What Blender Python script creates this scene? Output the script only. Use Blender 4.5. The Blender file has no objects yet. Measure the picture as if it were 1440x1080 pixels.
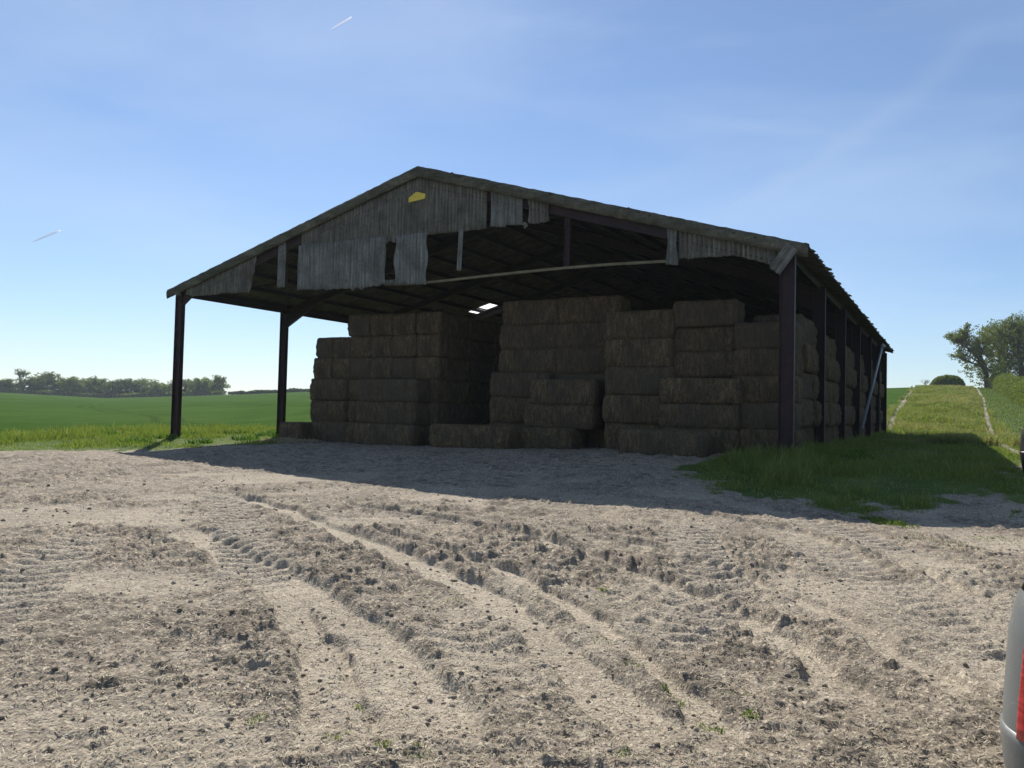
import bpy, math, random
import numpy as np
from mathutils import Vector, Matrix
S = bpy.context.scene
COL = S.collection
# ------------------------------------------------------------------ camera
FPX, PITCH, ROLL, CAMZ = 1114.0, 0.0335, 0.0238, 1.2
camd = bpy.data.cameras.new('camera'); cam = bpy.data.objects.new('camera', camd); COL.objects.link(cam)
camd.sensor_fit = 'HORIZONTAL'; camd.sensor_width = 36; camd.lens = 36*FPX/1440
camd.clip_start = 0.05; camd.clip_end = 30000
fw = Vector((0, math.cos(PITCH), math.sin(PITCH))); up0 = Vector((0, -math.sin(PITCH), math.cos(PITCH))); rt0 = Vector((1, 0, 0))
cr, sr = math.cos(ROLL), math.sin(ROLL)
rt = cr*rt0 + sr*up0; up = cr*up0 - sr*rt0
M = Matrix((( rt.x, up.x, -fw.x, 0), (rt.y, up.y, -fw.y, 0), (rt.z, up.z, -fw.z, CAMZ), (0, 0, 0, 1)))
cam.matrix_world = M
S.camera = cam
# ------------------------------------------------------------------ sun, sky, exposure
SUN_AZ, SUN_EL = -0.25, 0.675
SUN_STRENGTH, SKY_STRENGTH = 5.0, 0.074
S.view_settings.view_transform = 'Standard'; S.view_settings.look = 'None'
S.view_settings.exposure = 0.5; S.view_settings.gamma = 1
sd = bpy.data.lights.new('sun', 'SUN'); sd.energy = SUN_STRENGTH; sd.angle = math.radians(.5); sd.color = (1, .94, .85)
so = bpy.data.objects.new('sun', sd); COL.objects.link(so)
sdir = Vector((math.sin(SUN_AZ)*math.cos(SUN_EL), math.cos(SUN_AZ)*math.cos(SUN_EL), math.sin(SUN_EL)))
so.rotation_euler = sdir.to_track_quat('Z', 'Y').to_euler()
so.location = (0, 0, 60)
wd = bpy.data.worlds.new('World'); S.world = wd; wd.use_nodes = True
wn = wd.node_tree.nodes; wl = wd.node_tree.links
bg = wn['Background']; bg.inputs[1].default_value = SKY_STRENGTH
sky = wn.new('ShaderNodeTexSky'); sky.sky_type = 'NISHITA'; sky.sun_disc = False
sky.sun_elevation = SUN_EL; sky.sun_rotation = SUN_AZ; sky.altitude = 100; sky.air_density = 1.0; sky.dust_density = .1; sky.ozone_density = 3.0
# thin high cirrus: wispy noise in the direction of view, stretched
tc = wn.new('ShaderNodeTexCoord'); mp = wn.new('ShaderNodeMapping'); mp.inputs['Scale'].default_value = (1.2, 1.0, 4.2); mp.inputs['Rotation'].default_value = (.25, .35, .3)
wl.new(tc.outputs['Generated'], mp.inputs[0])
nz = wn.new('ShaderNodeTexNoise'); nz.inputs['Scale'].default_value = 1.7; nz.inputs['Detail'].default_value = 7; nz.inputs['Roughness'].default_value = .52; nz.inputs['Distortion'].default_value = .5
wl.new(mp.outputs[0], nz.inputs[0])
rp = wn.new('ShaderNodeValToRGB'); rp.color_ramp.elements[0].position = .40; rp.color_ramp.elements[0].color = (.09, .09, .09, 1)
rp.color_ramp.elements[1].position = .8; rp.color_ramp.elements[1].color = (.42, .42, .42, 1)
wl.new(nz.outputs[0], rp.inputs[0])
mx = wn.new('ShaderNodeMix'); mx.data_type = 'RGBA'
wl.new(rp.outputs[0], mx.inputs[0]); wl.new(sky.outputs[0], mx.inputs[6]); mx.inputs[7].default_value = (7.4, 8.2, 8.9, 1)
# two soft old contrails, as bands of the sky dome high on the right
def ray_dir(x, y):
    dx, dy = x-720, y-540; u = cr*dx+sr*dy; v = -sr*dx+cr*dy
    return (u*rt0-v*up0+FPX*fw).normalized()
prev = mx.outputs[2]
for (pa, pb, wdt, amt) in (((1060, 290), (1345, 85), .012, .27), ((1030, 174), (1215, 192), .006, .30)):
    a, b = ray_dir(*pa), ray_dir(*pb); nrm = a.cross(b).normalized(); mid = (a+b).normalized(); half = mid.dot(a)
    def dot(vec):
        d = wn.new('ShaderNodeVectorMath'); d.operation = 'DOT_PRODUCT'; wl.new(tc.outputs['Generated'], d.inputs[0]); d.inputs[1].default_value = vec; return d.outputs['Value']
    def mth(op, x, y=0.0):
        q = wn.new('ShaderNodeMath'); q.operation = op
        for i, t in enumerate((x, y)):
            if hasattr(t, 'links'): wl.new(t, q.inputs[i])
            else: q.inputs[i].default_value = t
        return q.outputs[0]
    n2 = wn.new('ShaderNodeTexNoise'); n2.inputs['Scale'].default_value = 9; n2.inputs['Detail'].default_value = 5; wl.new(tc.outputs['Generated'], n2.inputs[0])
    dd = mth('ADD', dot(nrm), mth('MULTIPLY', mth('SUBTRACT', n2.outputs[0], .5), wdt*4.5))
    band = mth('EXPONENT', mth('MULTIPLY', mth('POWER', mth('DIVIDE', mth('ABSOLUTE', dd), wdt), 2.0), -1.0))
    mr = wn.new('ShaderNodeMapRange'); mr.interpolation_type = 'SMOOTHSTEP'; mr.inputs[1].default_value = half-.012; mr.inputs[2].default_value = half+.012; wl.new(dot(mid), mr.inputs[0])
    f_ = mth('MULTIPLY', mth('MULTIPLY', band, mr.outputs[0]), mth('MULTIPLY', n2.outputs[0], amt))
    m2 = wn.new('ShaderNodeMix'); m2.data_type = 'RGBA'; wl.new(f_, m2.inputs[0]); wl.new(prev, m2.inputs[6]); m2.inputs[7].default_value = (6.6, 7.2, 7.6, 1); prev = m2.outputs[2]
tint = wn.new('ShaderNodeMix'); tint.data_type = 'RGBA'; tint.blend_type = 'MULTIPLY'; tint.inputs[0].default_value = 1; tint.inputs[7].default_value = (.90, .97, 1.08, 1)
wl.new(prev, tint.inputs[6]); wl.new(tint.outputs[2], bg.inputs[0])

# ------------------------------------------------------------------ frames of reference
YAW = 0.50498; CX, CY, BW = 8.021, 22.506, 26.34
HE, BAY, NB = 6.10, 6.314, 6
LEN = BAY*NB
XA = np.array([math.cos(YAW), -math.sin(YAW)]); YA = np.array([math.sin(YAW), math.cos(YAW)])
OR = np.array([CX, CY]) - BW*XA
def L2W(x, y, z=0.0): q = OR + x*XA + y*YA; return Vector((q[0], q[1], z))
def w2l(X, Y):
    dx = np.asarray(X)-OR[0]; dy = np.asarray(Y)-OR[1]
    return dx*XA[0]+dy*XA[1], dx*YA[0]+dy*YA[1]
def ss(a, b, t): t = np.clip((np.asarray(t, float)-a)/(b-a), 0, 1); return t*t*(3-2*t)
# --- noise
def vnoise(x, y, seed=0):
    xi = np.floor(x).astype(np.int64); yi = np.floor(y).astype(np.int64); fx = x-xi; fy = y-yi
    fx = fx*fx*(3-2*fx); fy = fy*fy*(3-2*fy)
    def h(a, b):
        n = (a*374761393 + b*668265263 + seed*1442695041) & 0xffffffff
        n = ((n ^ (n >> 13))*1274126177) & 0xffffffff
        return ((n ^ (n >> 16)) & 0xffff)/65535.0
    return (h(xi, yi)*(1-fx)+h(xi+1, yi)*fx)*(1-fy)+(h(xi, yi+1)*(1-fx)+h(xi+1, yi+1)*fx)*fy
def fbm(x, y, oct=4, seed=0, rough=.5):
    s = 0; a = 1; t = 0
    for i in range(oct):
        s = s+a*vnoise(x, y, seed+i*17); t += a; a *= rough
        x, y = (x*1.62-y*1.18)+3.1, (x*1.18+y*1.62)+7.7
    return s/t
# --- large-scale terrain (world x, y -> z)
ZF = -.6
def terrain(X, Y):
    X = np.asarray(X, float); Y = np.asarray(Y, float)
    lx, ly = w2l(X, Y)
    zb = -.38+.38*ss(4, 26, lx)
    m = ss(-7.5, .5, ly)
    zf = ZF - .12*ss(24, 29, lx)*ss(-22, -13, ly)
    z = zf*(1-m)+zb*m
    # the land rises away from the yard: low on the left, a clear hill on the right
    D = np.maximum(Y, 1.0); px = 720+1114*X/D
    e = np.interp(px, [-400, 0, 150, 320, 430, 700, 1000, 1255, 1400, 1800, 2600], [14, 9, 4.5, 13, 20, 28, 36, 44, 47, 52, 56])
    Dt = np.interp(px, [700, 1250], [340, 150]); D0 = np.interp(px, [700, 1250], [48, 50])
    t = (D-D0)/(Dt-D0)
    prof = np.where(t < 0, 0, np.where(t < .1, t*t/.2, t-.05))
    prof = np.where(t > 1, .95-.25*(t-1), prof)/.95
    prof = np.maximum(prof, -.2)
    z = z+np.where(Y > 5, prof*(e/1114*Dt+CAMZ+.2), 0)
    # rough grass bank beside the barn, and the hedge bank beyond the track
    cx = 29.0+ly*.012
    z = z+.42*np.exp(-((lx-cx)/1.9)**2)*ss(34, 62, ly)*(1-ss(120, 150, ly))
    cb = 37.0+ly*.02
    z = z+1.0*ss(cb, cb+3.2, lx)*ss(5, 40, ly)*np.where(Y > 5, 1, 0)
    return z
def ray(x, y):
    dx, dy = x-720, y-540
    u = cr*dx+sr*dy; v = -sr*dx+cr*dy
    return u*rt0 - v*up0 + FPX*fw
def at(x, y, z=None):          # a photo pixel -> the point of the ground seen there (layout helper)
    d = ray(x, y)
    zz = -.4 if z is None else z
    for i in range(40):
        t = (zz-CAMZ)/min(d.z, -1e-3); P = Vector((0, 0, CAMZ))+t*d
        if z is not None: break
        zz = .5*zz+.5*float(terrain(P.x, P.y))
    return P
def onfront(x, y, yy):         # a photo pixel -> local (x, z) on the barn's cross-plane at depth yy
    d = ray(x, y); C0 = np.array([0, 0]); lx0, ly0 = w2l(0, 0)
    dl = (d.x*XA[0]+d.y*XA[1], d.x*YA[0]+d.y*YA[1]); t = (yy-ly0)/dl[1]
    return float(lx0+t*dl[0]), float(CAMZ+t*d.z)

# ------------------------------------------------------------------ material helpers
class NT:
    def __init__(s, name):
        s.m = bpy.data.materials.new(name); s.m.use_nodes = True; s.t = s.m.node_tree; s.n = s.t.nodes; s.l = s.t.links
        s.b = s.n['Principled BSDF']
    def new(s, ty, **k):
        n = s.n.new(ty)
        for a, v in k.items(): setattr(n, a, v)
        return n
    def coord(s, kind='Object', scale=(1, 1, 1), rot=(0, 0, 0)):
        t = s.new('ShaderNodeTexCoord'); m = s.new('ShaderNodeMapping'); m.inputs['Scale'].default_value = scale; m.inputs['Rotation'].default_value = rot
        s.l.new(t.outputs[kind], m.inputs[0]); return m.outputs[0]
    def noise(s, vec, scale, detail=4, rough=.55, dist=0):
        n = s.new('ShaderNodeTexNoise'); n.inputs['Scale'].default_value = scale; n.inputs['Detail'].default_value = detail
        n.inputs['Roughness'].default_value = rough; n.inputs['Distortion'].default_value = dist
        if vec is not None: s.l.new(vec, n.inputs[0])
        return n.outputs[0]
    def ramp(s, f, stops):
        r = s.new('ShaderNodeValToRGB'); e = r.color_ramp.elements
        while len(e) < len(stops): e.new(.5)
        for i, (p, c) in enumerate(stops):
            e[i].position = p; e[i].color = (c[0], c[1], c[2], 1) if hasattr(c, '__len__') else (c, c, c, 1)
        s.l.new(f, r.inputs[0]); return r.outputs[0]
    def mix(s, f, a, b, mode='MIX'):
        m = s.new('ShaderNodeMix', data_type='RGBA', blend_type=mode)
        for i, v in ((0, f), (6, a), (7, b)):
            if hasattr(v, 'links'): s.l.new(v, m.inputs[i])
            elif hasattr(v, '__len__'): m.inputs[i].default_value = (*v[:3], 1)
            else: m.inputs[i].default_value = v
        return m.outputs[2]
    def math(s, op, a, b=0.0):
        m = s.new('ShaderNodeMath', operation=op)
        for i, v in enumerate((a, b)):
            if hasattr(v, 'links'): s.l.new(v, m.inputs[i])
            else: m.inputs[i].default_value = v
        return m.outputs[0]
    def attr(s, name): a = s.new('ShaderNodeAttribute', attribute_name=name); return a.outputs['Fac']
    def objrand(s): return s.new('ShaderNodeObjectInfo').outputs['Random']
    def bump(s, h, strength=.5, dist=.02):
        b = s.new('ShaderNodeBump'); b.inputs['Strength'].default_value = strength; b.inputs['Distance'].default_value = dist
        s.l.new(h, b.inputs['Height']); s.l.new(b.outputs[0], s.b.inputs['Normal']); return b
    def out(s, col=None, rough=.9, spec=.2, metal=0.0):
        if col is not None:
            if hasattr(col, 'links'): s.l.new(col, s.b.inputs['Base Color'])
            else: s.b.inputs['Base Color'].default_value = (*col[:3], 1)
        if hasattr(rough, 'links'): s.l.new(rough, s.b.inputs['Roughness'])
        else: s.b.inputs['Roughness'].default_value = rough
        s.b.inputs['Specular IOR Level'].default_value = spec; s.b.inputs['Metallic'].default_value = metal
        return s.m

def mat_ground():
    t = NT('ground_dirt_and_grass'); v = t.coord('Object')
    big = t.noise(v, .55, 5); mid = t.noise(v, 5, 6, .6); fine = t.noise(v, 42, 6, .7)
    dirt = t.ramp(mid, [(.28, (.145, .115, .086)), (.47, (.275, .232, .178)), (.66, (.41, .355, .28))])
    dirt = t.mix(t.math('MULTIPLY', t.attr('pale'), .9), dirt, (.47, .41, .32))
    dirt = t.mix(t.ramp(big, [(.42, 0), (.62, .45)]), dirt, (.20, .17, .135))
    # chopped straw and chalk flecks
    vo = t.new('ShaderNodeTexVoronoi'); vo.inputs['Scale'].default_value = 55; vo.inputs['Randomness'].default_value = 1; t.l.new(t.coord('Object', (1, .55, 1), (0, 0, .5)), vo.inputs[0])
    fl = t.ramp(vo.outputs['Color'], [(.72, 0), (.78, .75)]); dirt = t.mix(fl, dirt, (.60, .52, .39))
    vo2 = t.new('ShaderNodeTexVoronoi'); vo2.inputs['Scale'].default_value = 30; t.l.new(v, vo2.inputs[0])
    dirt = t.mix(t.ramp(vo2.outputs['Color'], [(.12, .55), (.22, 0)]), dirt, (.12, .095, .072))
    dirt = t.mix(t.ramp(fine, [(.35, .55), (.6, 0)]), dirt, (.13, .105, .08))
    dirt = t.mix(t.math('MULTIPLY', t.attr('dark'), .8), dirt, (.135, .115, .09))
    grass = t.ramp(t.noise(v, .9, 6, .65), [(.3, (.05, .085, .017)), (.5, (.09, .135, .027)), (.68, (.15, .185, .05))])
    grass = t.mix(t.ramp(fine, [(.35, .6), (.65, 0)]), grass, (.035, .06, .012))
    hazy = t.ramp(t.noise(v, .35, 4), [(.42, 0), (.62, .7)]); grass = t.mix(t.math('MULTIPLY', hazy, t.attr('dry')), grass, (.21, .215, .11))
    edge = t.math('ADD', t.attr('gr'), t.math('MULTIPLY', t.math('SUBTRACT', mid, .5), .9))
    col = t.mix(t.ramp(edge, [(.42, 0), (.58, 1)]), dirt, grass)
    h = t.math('ADD', t.math('MULTIPLY', mid, .6), t.math('MULTIPLY', fine, .35))
    h = t.math('ADD', h, t.math('MULTIPLY', vo.outputs['Distance'], .25))
    t.bump(h, .9, .035)
    return t.out(col, .95, .12)
def mat_field():
    t = NT('young_crop'); v = t.coord('Object')
    s = t.coord('Object', (1, .12, 1), (0, 0, .9))
    c = t.ramp(t.noise(s, .5, 6, .65), [(.3, (.036, .080, .016)), (.5, (.052, .104, .021)), (.72, (.078, .135, .032))])
    c = t.mix(t.ramp(t.noise(v, .035, 3), [(.4, 0), (.65, .45)]), c, (.10, .15, .045))
    c = t.mix(t.ramp(t.noise(v, 12, 4), [(.3, .5), (.6, 0)]), c, (.02, .055, .01))
    sp_ = t.new('ShaderNodeSeparateXYZ'); t.l.new(t.coord('Object', (1, 1, 1), (0, 0, 1.02)), sp_.inputs[0])
    pp_ = t.math('PINGPONG', t.math('ADD', sp_.outputs[1], t.math('MULTIPLY', t.noise(v, .01, 2), 30)), 12.0)
    tl_ = t.math('ABSOLUTE', t.math('SUBTRACT', pp_, .9)); c = t.mix(t.ramp(t.math('MULTIPLY', tl_, 1.0), [(.18, .55), (.42, 0)]), c, (.035, .06, .018))
    t.bump(t.noise(v, 16, 4, .7), .6, .12)
    return t.out(c, 1, .0)
def mat_blades(name, a, b, c, trans=.35):
    t = NT(name); r = t.attr('rnd')
    col = t.ramp(r, [(0, a), (.55, b), (.97, c)]); col = t.mix(t.ramp(t.objrand(), [(.2, 0), (1, .8)]), col, (c[0]*.9, c[1]*.95, c[2]*.8))
    t.l.new(col, t.b.inputs['Base Color'])
    t.b.inputs['Roughness'].default_value = .65; t.b.inputs['Specular IOR Level'].default_value = .18
    tr = t.new('ShaderNodeBsdfTranslucent'); t.l.new(t.mix(1.0, col, (1.25, 1.3, .6), 'MULTIPLY'), tr.inputs[0])
    mx = t.new('ShaderNodeMixShader'); mx.inputs[0].default_value = trans
    t.l.new(t.b.outputs[0], mx.inputs[1]); t.l.new(tr.outputs[0], mx.inputs[2])
    t.l.new(mx.outputs[0], t.n['Material Output'].inputs['Surface'])
    return t.m
def mat_straw():
    t = NT('baled_straw'); r = t.objrand()
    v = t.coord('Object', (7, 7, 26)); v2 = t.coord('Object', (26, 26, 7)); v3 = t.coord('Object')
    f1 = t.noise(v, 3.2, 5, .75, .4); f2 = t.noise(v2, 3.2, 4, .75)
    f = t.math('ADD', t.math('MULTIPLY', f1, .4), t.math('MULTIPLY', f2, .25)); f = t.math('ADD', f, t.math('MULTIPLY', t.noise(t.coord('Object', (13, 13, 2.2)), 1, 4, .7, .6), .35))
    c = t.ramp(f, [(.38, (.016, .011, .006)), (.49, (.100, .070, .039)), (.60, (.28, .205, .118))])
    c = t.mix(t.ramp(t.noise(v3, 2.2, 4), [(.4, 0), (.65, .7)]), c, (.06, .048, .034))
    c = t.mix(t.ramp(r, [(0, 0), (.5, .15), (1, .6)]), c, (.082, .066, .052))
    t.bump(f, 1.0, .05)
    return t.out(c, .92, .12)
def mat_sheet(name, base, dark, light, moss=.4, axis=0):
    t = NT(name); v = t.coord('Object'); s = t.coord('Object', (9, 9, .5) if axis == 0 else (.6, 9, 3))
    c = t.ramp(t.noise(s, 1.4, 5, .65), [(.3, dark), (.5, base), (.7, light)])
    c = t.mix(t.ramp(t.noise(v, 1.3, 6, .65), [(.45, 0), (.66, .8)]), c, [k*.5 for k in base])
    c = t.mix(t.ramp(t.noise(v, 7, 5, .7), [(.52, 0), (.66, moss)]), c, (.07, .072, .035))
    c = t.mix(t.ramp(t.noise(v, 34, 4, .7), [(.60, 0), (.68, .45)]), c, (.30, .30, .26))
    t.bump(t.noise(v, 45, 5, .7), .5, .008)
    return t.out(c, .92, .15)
def mat_paint(name, base, rust, amt=.5, rough=.6):
    t = NT(name); v = t.coord('Object')
    c = t.mix(t.ramp(t.noise(v, 2.2, 6, .7), [(.45, 0), (.62, amt)]), base, rust)
    c = t.mix(t.ramp(t.noise(t.coord('Object', (12, 12, .7)), 1.5, 4), [(.5, 0), (.7, .4)]), c, [k*.5 for k in base])
    t.bump(t.noise(v, 30, 4), .3, .004)
    return t.out(c, rough, .3)
def mat_bark(name='bark', c0=(.05, .042, .033), c1=(.13, .11, .088)):
    t = NT(name); n = t.noise(t.coord('Object', (6, 6, 1)), 2, 5, .7)
    t.bump(n, .8, .05); return t.out(t.ramp(n, [(.3, c0), (.7, c1)]), .95, .1)
def mat_moss():
    t = NT('moss'); v = t.coord('Object')
    c = t.ramp(t.noise(v, 6, 6, .7), [(.35, (.028, .030, .014)), (.55, (.06, .062, .030)), (.72, (.14, .13, .085))])
    t.bump(t.noise(v, 30, 5, .7), 1, .03); return t.out(c, 1, .05)
MG = mat_ground(); MF = mat_field(); MST = mat_straw()
MSHEET = mat_sheet('weathered_cement_sheet', (.15, .145, .12), (.075, .073, .06), (.26, .255, .225), .6)
MPALE = mat_sheet('pale_cement_sheet', (.20, .205, .19), (.11, .112, .105), (.33, .34, .32), .45)
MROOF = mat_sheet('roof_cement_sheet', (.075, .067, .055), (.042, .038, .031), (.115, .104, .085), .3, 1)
MOX = mat_paint('oxide_red_steel', (.022, .009, .014), (.060, .024, .016), .55, .55)
MOXD = mat_paint('shaded_oxide_steel', (.016, .008, .009), (.028, .014, .010), .4, .65)  # same oxide steel, the barn's interior shade put into a darker colour
MUNUSED = None; MRAIL = mat_paint('lichened_rail', (.20, .17, .105), (.11, .09, .06), .6, .85)
MMOSS = mat_moss(); MBARK = mat_bark()
MGR = mat_blades('grass_blades', (.036, .082, .014), (.085, .148, .022), (.24, .28, .085), .38)
MGRD = mat_blades('dry_grass_blades', (.075, .125, .025), (.16, .19, .06), (.34, .31, .17))
MWEED = mat_blades('broad_leaf_weeds', (.035, .085, .012), (.07, .155, .02), (.13, .23, .035), .3)
MLEAF = mat_blades('tree_leaves', (.06, .085, .022), (.11, .14, .035), (.18, .205, .06), .45)
MLEAFD = mat_blades('distant_tree_leaves', (.03, .055, .02), (.07, .105, .035), (.17, .21, .08), .45)
MHEDGE = mat_blades('hedge_leaves', (.07, .105, .018), (.13, .175, .03), (.20, .235, .05), .3)

# ------------------------------------------------------------------ mesh helpers
def tag(o, label=None, cat=None, group=None, kind=None):
    for k, v in (('label', label), ('category', cat), ('group', group), ('kind', kind)):
        if v: o[k] = v
    return o
def npmesh(name, V, F, mat=None, parent=None, smooth=False, attrs=None, link=True):
    """V (n,3); F a list of int arrays, each (m,k)."""
    me = bpy.data.meshes.new(name); V = np.asarray(V, np.float32)
    F = [np.asarray(f, np.int32) for f in F if len(f)]
    me.vertices.add(len(V)); me.vertices.foreach_set('co', V.ravel())
    nl = sum(f.size for f in F); nf = sum(len(f) for f in F)
    me.loops.add(nl); me.loops.foreach_set('vertex_index', np.concatenate([f.ravel() for f in F]))
    me.polygons.add(nf)
    tot = np.concatenate([np.full(len(f), f.shape[1], np.int32) for f in F])
    st = np.concatenate([[0], np.cumsum(tot)[:-1]]).astype(np.int32)
    me.polygons.foreach_set('loop_start', st); me.polygons.foreach_set('loop_total', tot)
    me.polygons.foreach_set('use_smooth', np.full(nf, smooth, bool))
    for k, a in (attrs or {}).items():
        at_ = me.attributes.new(k, 'FLOAT', 'POINT'); at_.data.foreach_set('value', np.asarray(a, np.float32))
    me.update(calc_edges=True); me.validate()
    if mat: me.materials.append(mat)
    if not link: return me
    o = bpy.data.objects.new(name, me); COL.objects.link(o)
    if parent: o.parent = parent
    return o
def empty(name, loc=(0, 0, 0), rz=0, **k):
    o = bpy.data.objects.new(name, None); COL.objects.link(o); o.location = loc; o.rotation_euler = (0, 0, rz)
    o.empty_display_size = .2
    return tag(o, **k)
class MB:                                    # collects boxes and tubes
    def __init__(s): s.V = []; s.Q = []; s.T = []
    def add(s, V, Q=(), T=()):
        b = len(s.V); s.V += [tuple(v) for v in V]; s.Q += [tuple(i+b for i in q) for q in Q]; s.T += [tuple(i+b for i in t) for t in T]
    def box(s, x0, y0, z0, x1, y1, z1):
        s.add([(x0, y0, z0), (x1, y0, z0), (x1, y1, z0), (x0, y1, z0), (x0, y0, z1), (x1, y0, z1), (x1, y1, z1), (x0, y1, z1)],
              [(0, 3, 2, 1), (4, 5, 6, 7), (0, 1, 5, 4), (1, 2, 6, 5), (2, 3, 7, 6), (3, 0, 4, 7)])
    def bar(s, p, q, w, h, upv=(0, 0, 1)):   # a box beam from p to q: w across, h along upv
        p = Vector(p); q = Vector(q); d = (q-p).normalized(); u = Vector(upv); u = (u-d*u.dot(d)).normalized(); r = d.cross(u)
        V = [e+r*a*w/2+u*b*h/2 for e in (p, q) for a, b in ((-1, -1), (1, -1), (1, 1), (-1, 1))]
        s.add(V, [(0, 1, 2, 3), (7, 6, 5, 4), (0, 4, 5, 1), (1, 5, 6, 2), (2, 6, 7, 3), (3, 7, 4, 0)])
    def ibeam(s, p, q, w, h, upv=(0, 0, 1), tf=.022, tw=.016):   # flange width w, depth h along upv
        p = Vector(p); q = Vector(q); d = (q-p).normalized(); u = Vector(upv); u = (u-d*u.dot(d)).normalized()
        s.bar(p+u*(h/2-tf/2), q+u*(h/2-tf/2), w, tf, upv); s.bar(p-u*(h/2-tf/2), q-u*(h/2-tf/2), w, tf, upv); s.bar(p, q, tw, h-2*tf, upv)
    def tube(s, pts, rad, n=8, cap=True):
        pts = [Vector(p) for p in pts]; rad = [rad]*len(pts) if not hasattr(rad, '__len__') else rad
        V = []; Q = []; ref = Vector((.13, .31, .94))
        for i, p in enumerate(pts):
            d = (pts[min(i+1, len(pts)-1)]-pts[max(i-1, 0)]).normalized()
            a = d.cross(ref if abs(d.dot(ref)) < .95 else Vector((1, 0, 0))).normalized(); b = d.cross(a)
            V += [p+(a*math.cos(2*math.pi*k/n)+b*math.sin(2*math.pi*k/n))*rad[i] for k in range(n)]
        for i in range(len(pts)-1):
            Q += [(i*n+k, i*n+(k+1) % n, (i+1)*n+(k+1) % n, (i+1)*n+k) for k in range(n)]
        T = []
        if cap:
            V += [pts[0], pts[-1]]; c0 = len(V)-2; m = (len(pts)-1)*n
            T = [(c0, (k+1) % n, k) for k in range(n)]+[(c0+1, m+k, m+(k+1) % n) for k in range(n)]
        s.add(V, Q, T)
    def build(s, name, mat, parent=None, smooth=False, bevel=0):
        F = []
        if s.Q: F.append(np.array(s.Q))
        if s.T: F.append(np.array(s.T))
        o = npmesh(name, np.array([tuple(v) for v in s.V]), F, mat, parent, smooth)
        if bevel: m = o.modifiers.new('bevel', 'BEVEL'); m.width = bevel; m.segments = 2; m.limit_method = 'ANGLE'
        return o
ORD = ['first', 'second', 'third', 'fourth', 'fifth', 'sixth', 'seventh', 'eighth', 'ninth', 'tenth', 'eleventh', 'twelfth', 'thirteenth', 'fourteenth', 'fifteenth', 'sixteenth', 'seventeenth', 'eighteenth']

# ------------------------------------------------------------------ ground sheet
def seg_dist(px, py, poly):
    """distance to a polyline and the arclength of the foot"""
    best = np.full(px.shape, 1e9); sl = np.zeros(px.shape); side = np.zeros(px.shape); acc = 0
    for (x0, y0), (x1, y1) in zip(poly[:-1], poly[1:]):
        dx, dy = x1-x0, y1-y0; L = math.hypot(dx, dy); t = np.clip(((px-x0)*dx+(py-y0)*dy)/(L*L), 0, 1)
        d = np.hypot(px-x0-t*dx, py-y0-t*dy); m = d < best
        best[m] = d[m]; sl[m] = (acc+t*L)[m]; side[m] = np.sign((px-x0)*dy-(py-y0)*dx)[m]; acc += L
    return best, sl, side
def inside_dist(px, py, poly):
    """signed distance (positive inside) to a polygon"""
    P = list(poly)+[poly[0]]; d, _, _ = seg_dist(px, py, P); c = np.zeros(px.shape, bool)
    for (x0, y0), (x1, y1) in zip(P[:-1], P[1:]):
        if y0 == y1: continue
        c ^= ((y0 > py) != (y1 > py)) & (px < (x1-x0)*(py-y0)/(y1-y0)+x0)
    return np.where(c, d, -d)
def lw(q): return w2l(q[0], q[1])
edgeL = [tuple(float(v) for v in lw(at(*q))) for q in [(0, 634), (100, 633), (200, 632), (300, 628), (370, 623), (420, 619)]]
edgeR = [tuple(float(v) for v in lw(at(*q))) for q in [(985, 655), (1010, 676), (1050, 694), (1110, 706), (1200, 714), (1290, 706), (1350, 697), (1415, 690)]]
YARD = [(-20, -90), (-6, -24)]+edgeL+[(3.2, 10), (3.2, 37.5), (24.6, 37.5), (24.6, 1.5)]+edgeR+[(31.7, -5.5), (31.9, 4), (33.4, 4), (36, -3), (42, -16), (80, -24), (80, -90)]
FIELD = [(-9, -90), (-7.5, -12), (-6.8, -4), (-7.8, 4), (-9.5, 14), (-9.5, 41), (25.0, 41), (24.6, 90), (24.0, 158), (24, 1200), (-1400, 1200), (-1400, -90)]
TR = {k: [tuple(at(*q))[:2] for q in v] for k, v in dict(
    T1=[(470, 708), (560, 722), (640, 733), (720, 748), (800, 772), (900, 810), (1000, 850), (1080, 890), (1150, 940), (1230, 1010)],
    T2=[(300, 692), (400, 718), (520, 765), (600, 800), (680, 835), (760, 890), (830, 950), (900, 1020), (960, 1080)],
    T3=[(230, 735), (300, 768), (360, 800), (420, 830), (500, 880), (560, 940), (600, 1000), (630, 1080)],
    T7=[(760, 735), (900, 765), (1040, 810), (1180, 870), (1300, 940), (1400, 1010)], T8=[(395, 825),  (450, 920), (470, 1000), (480, 1080)],
    T9=[(480, 735), (600, 765), (700, 800), (800, 850), (900, 920), (980, 990), (1050, 1080)], T5=[(820, 700), (960, 715), (1120, 750), (1280, 800), (1400, 850)],
    L1=[(150, 745), (110, 760), (60, 800), (0, 850), (-80, 910)], L2=[(300, 690), (318, 710), (335, 745), (355, 790), (365, 830)],
    L3=[(960, 730), (985, 780), (1010, 830), (960, 880), (880, 930)], L4=[(1080, 740), (1180, 790), (1290, 860), (1400, 950)],
    L5=[(1010, 700), (1150, 740), (1300, 790), (1440, 840)], L6=[(560, 860), (640, 880), (700, 930), (740, 1000)]).items()}
RUT1 = [(32.6, -6), (32.6, 20), (33.2, 60), (34.2, 100), (34.8, 160)]
RUT2 = [(35.2, -6), (35.2, 20), (35.8, 60), (36.4, 100), (36.6, 160)]
BARE = [(26.2, 42), (25.7, 60), (24.9, 100), (24.2, 160)]
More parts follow.
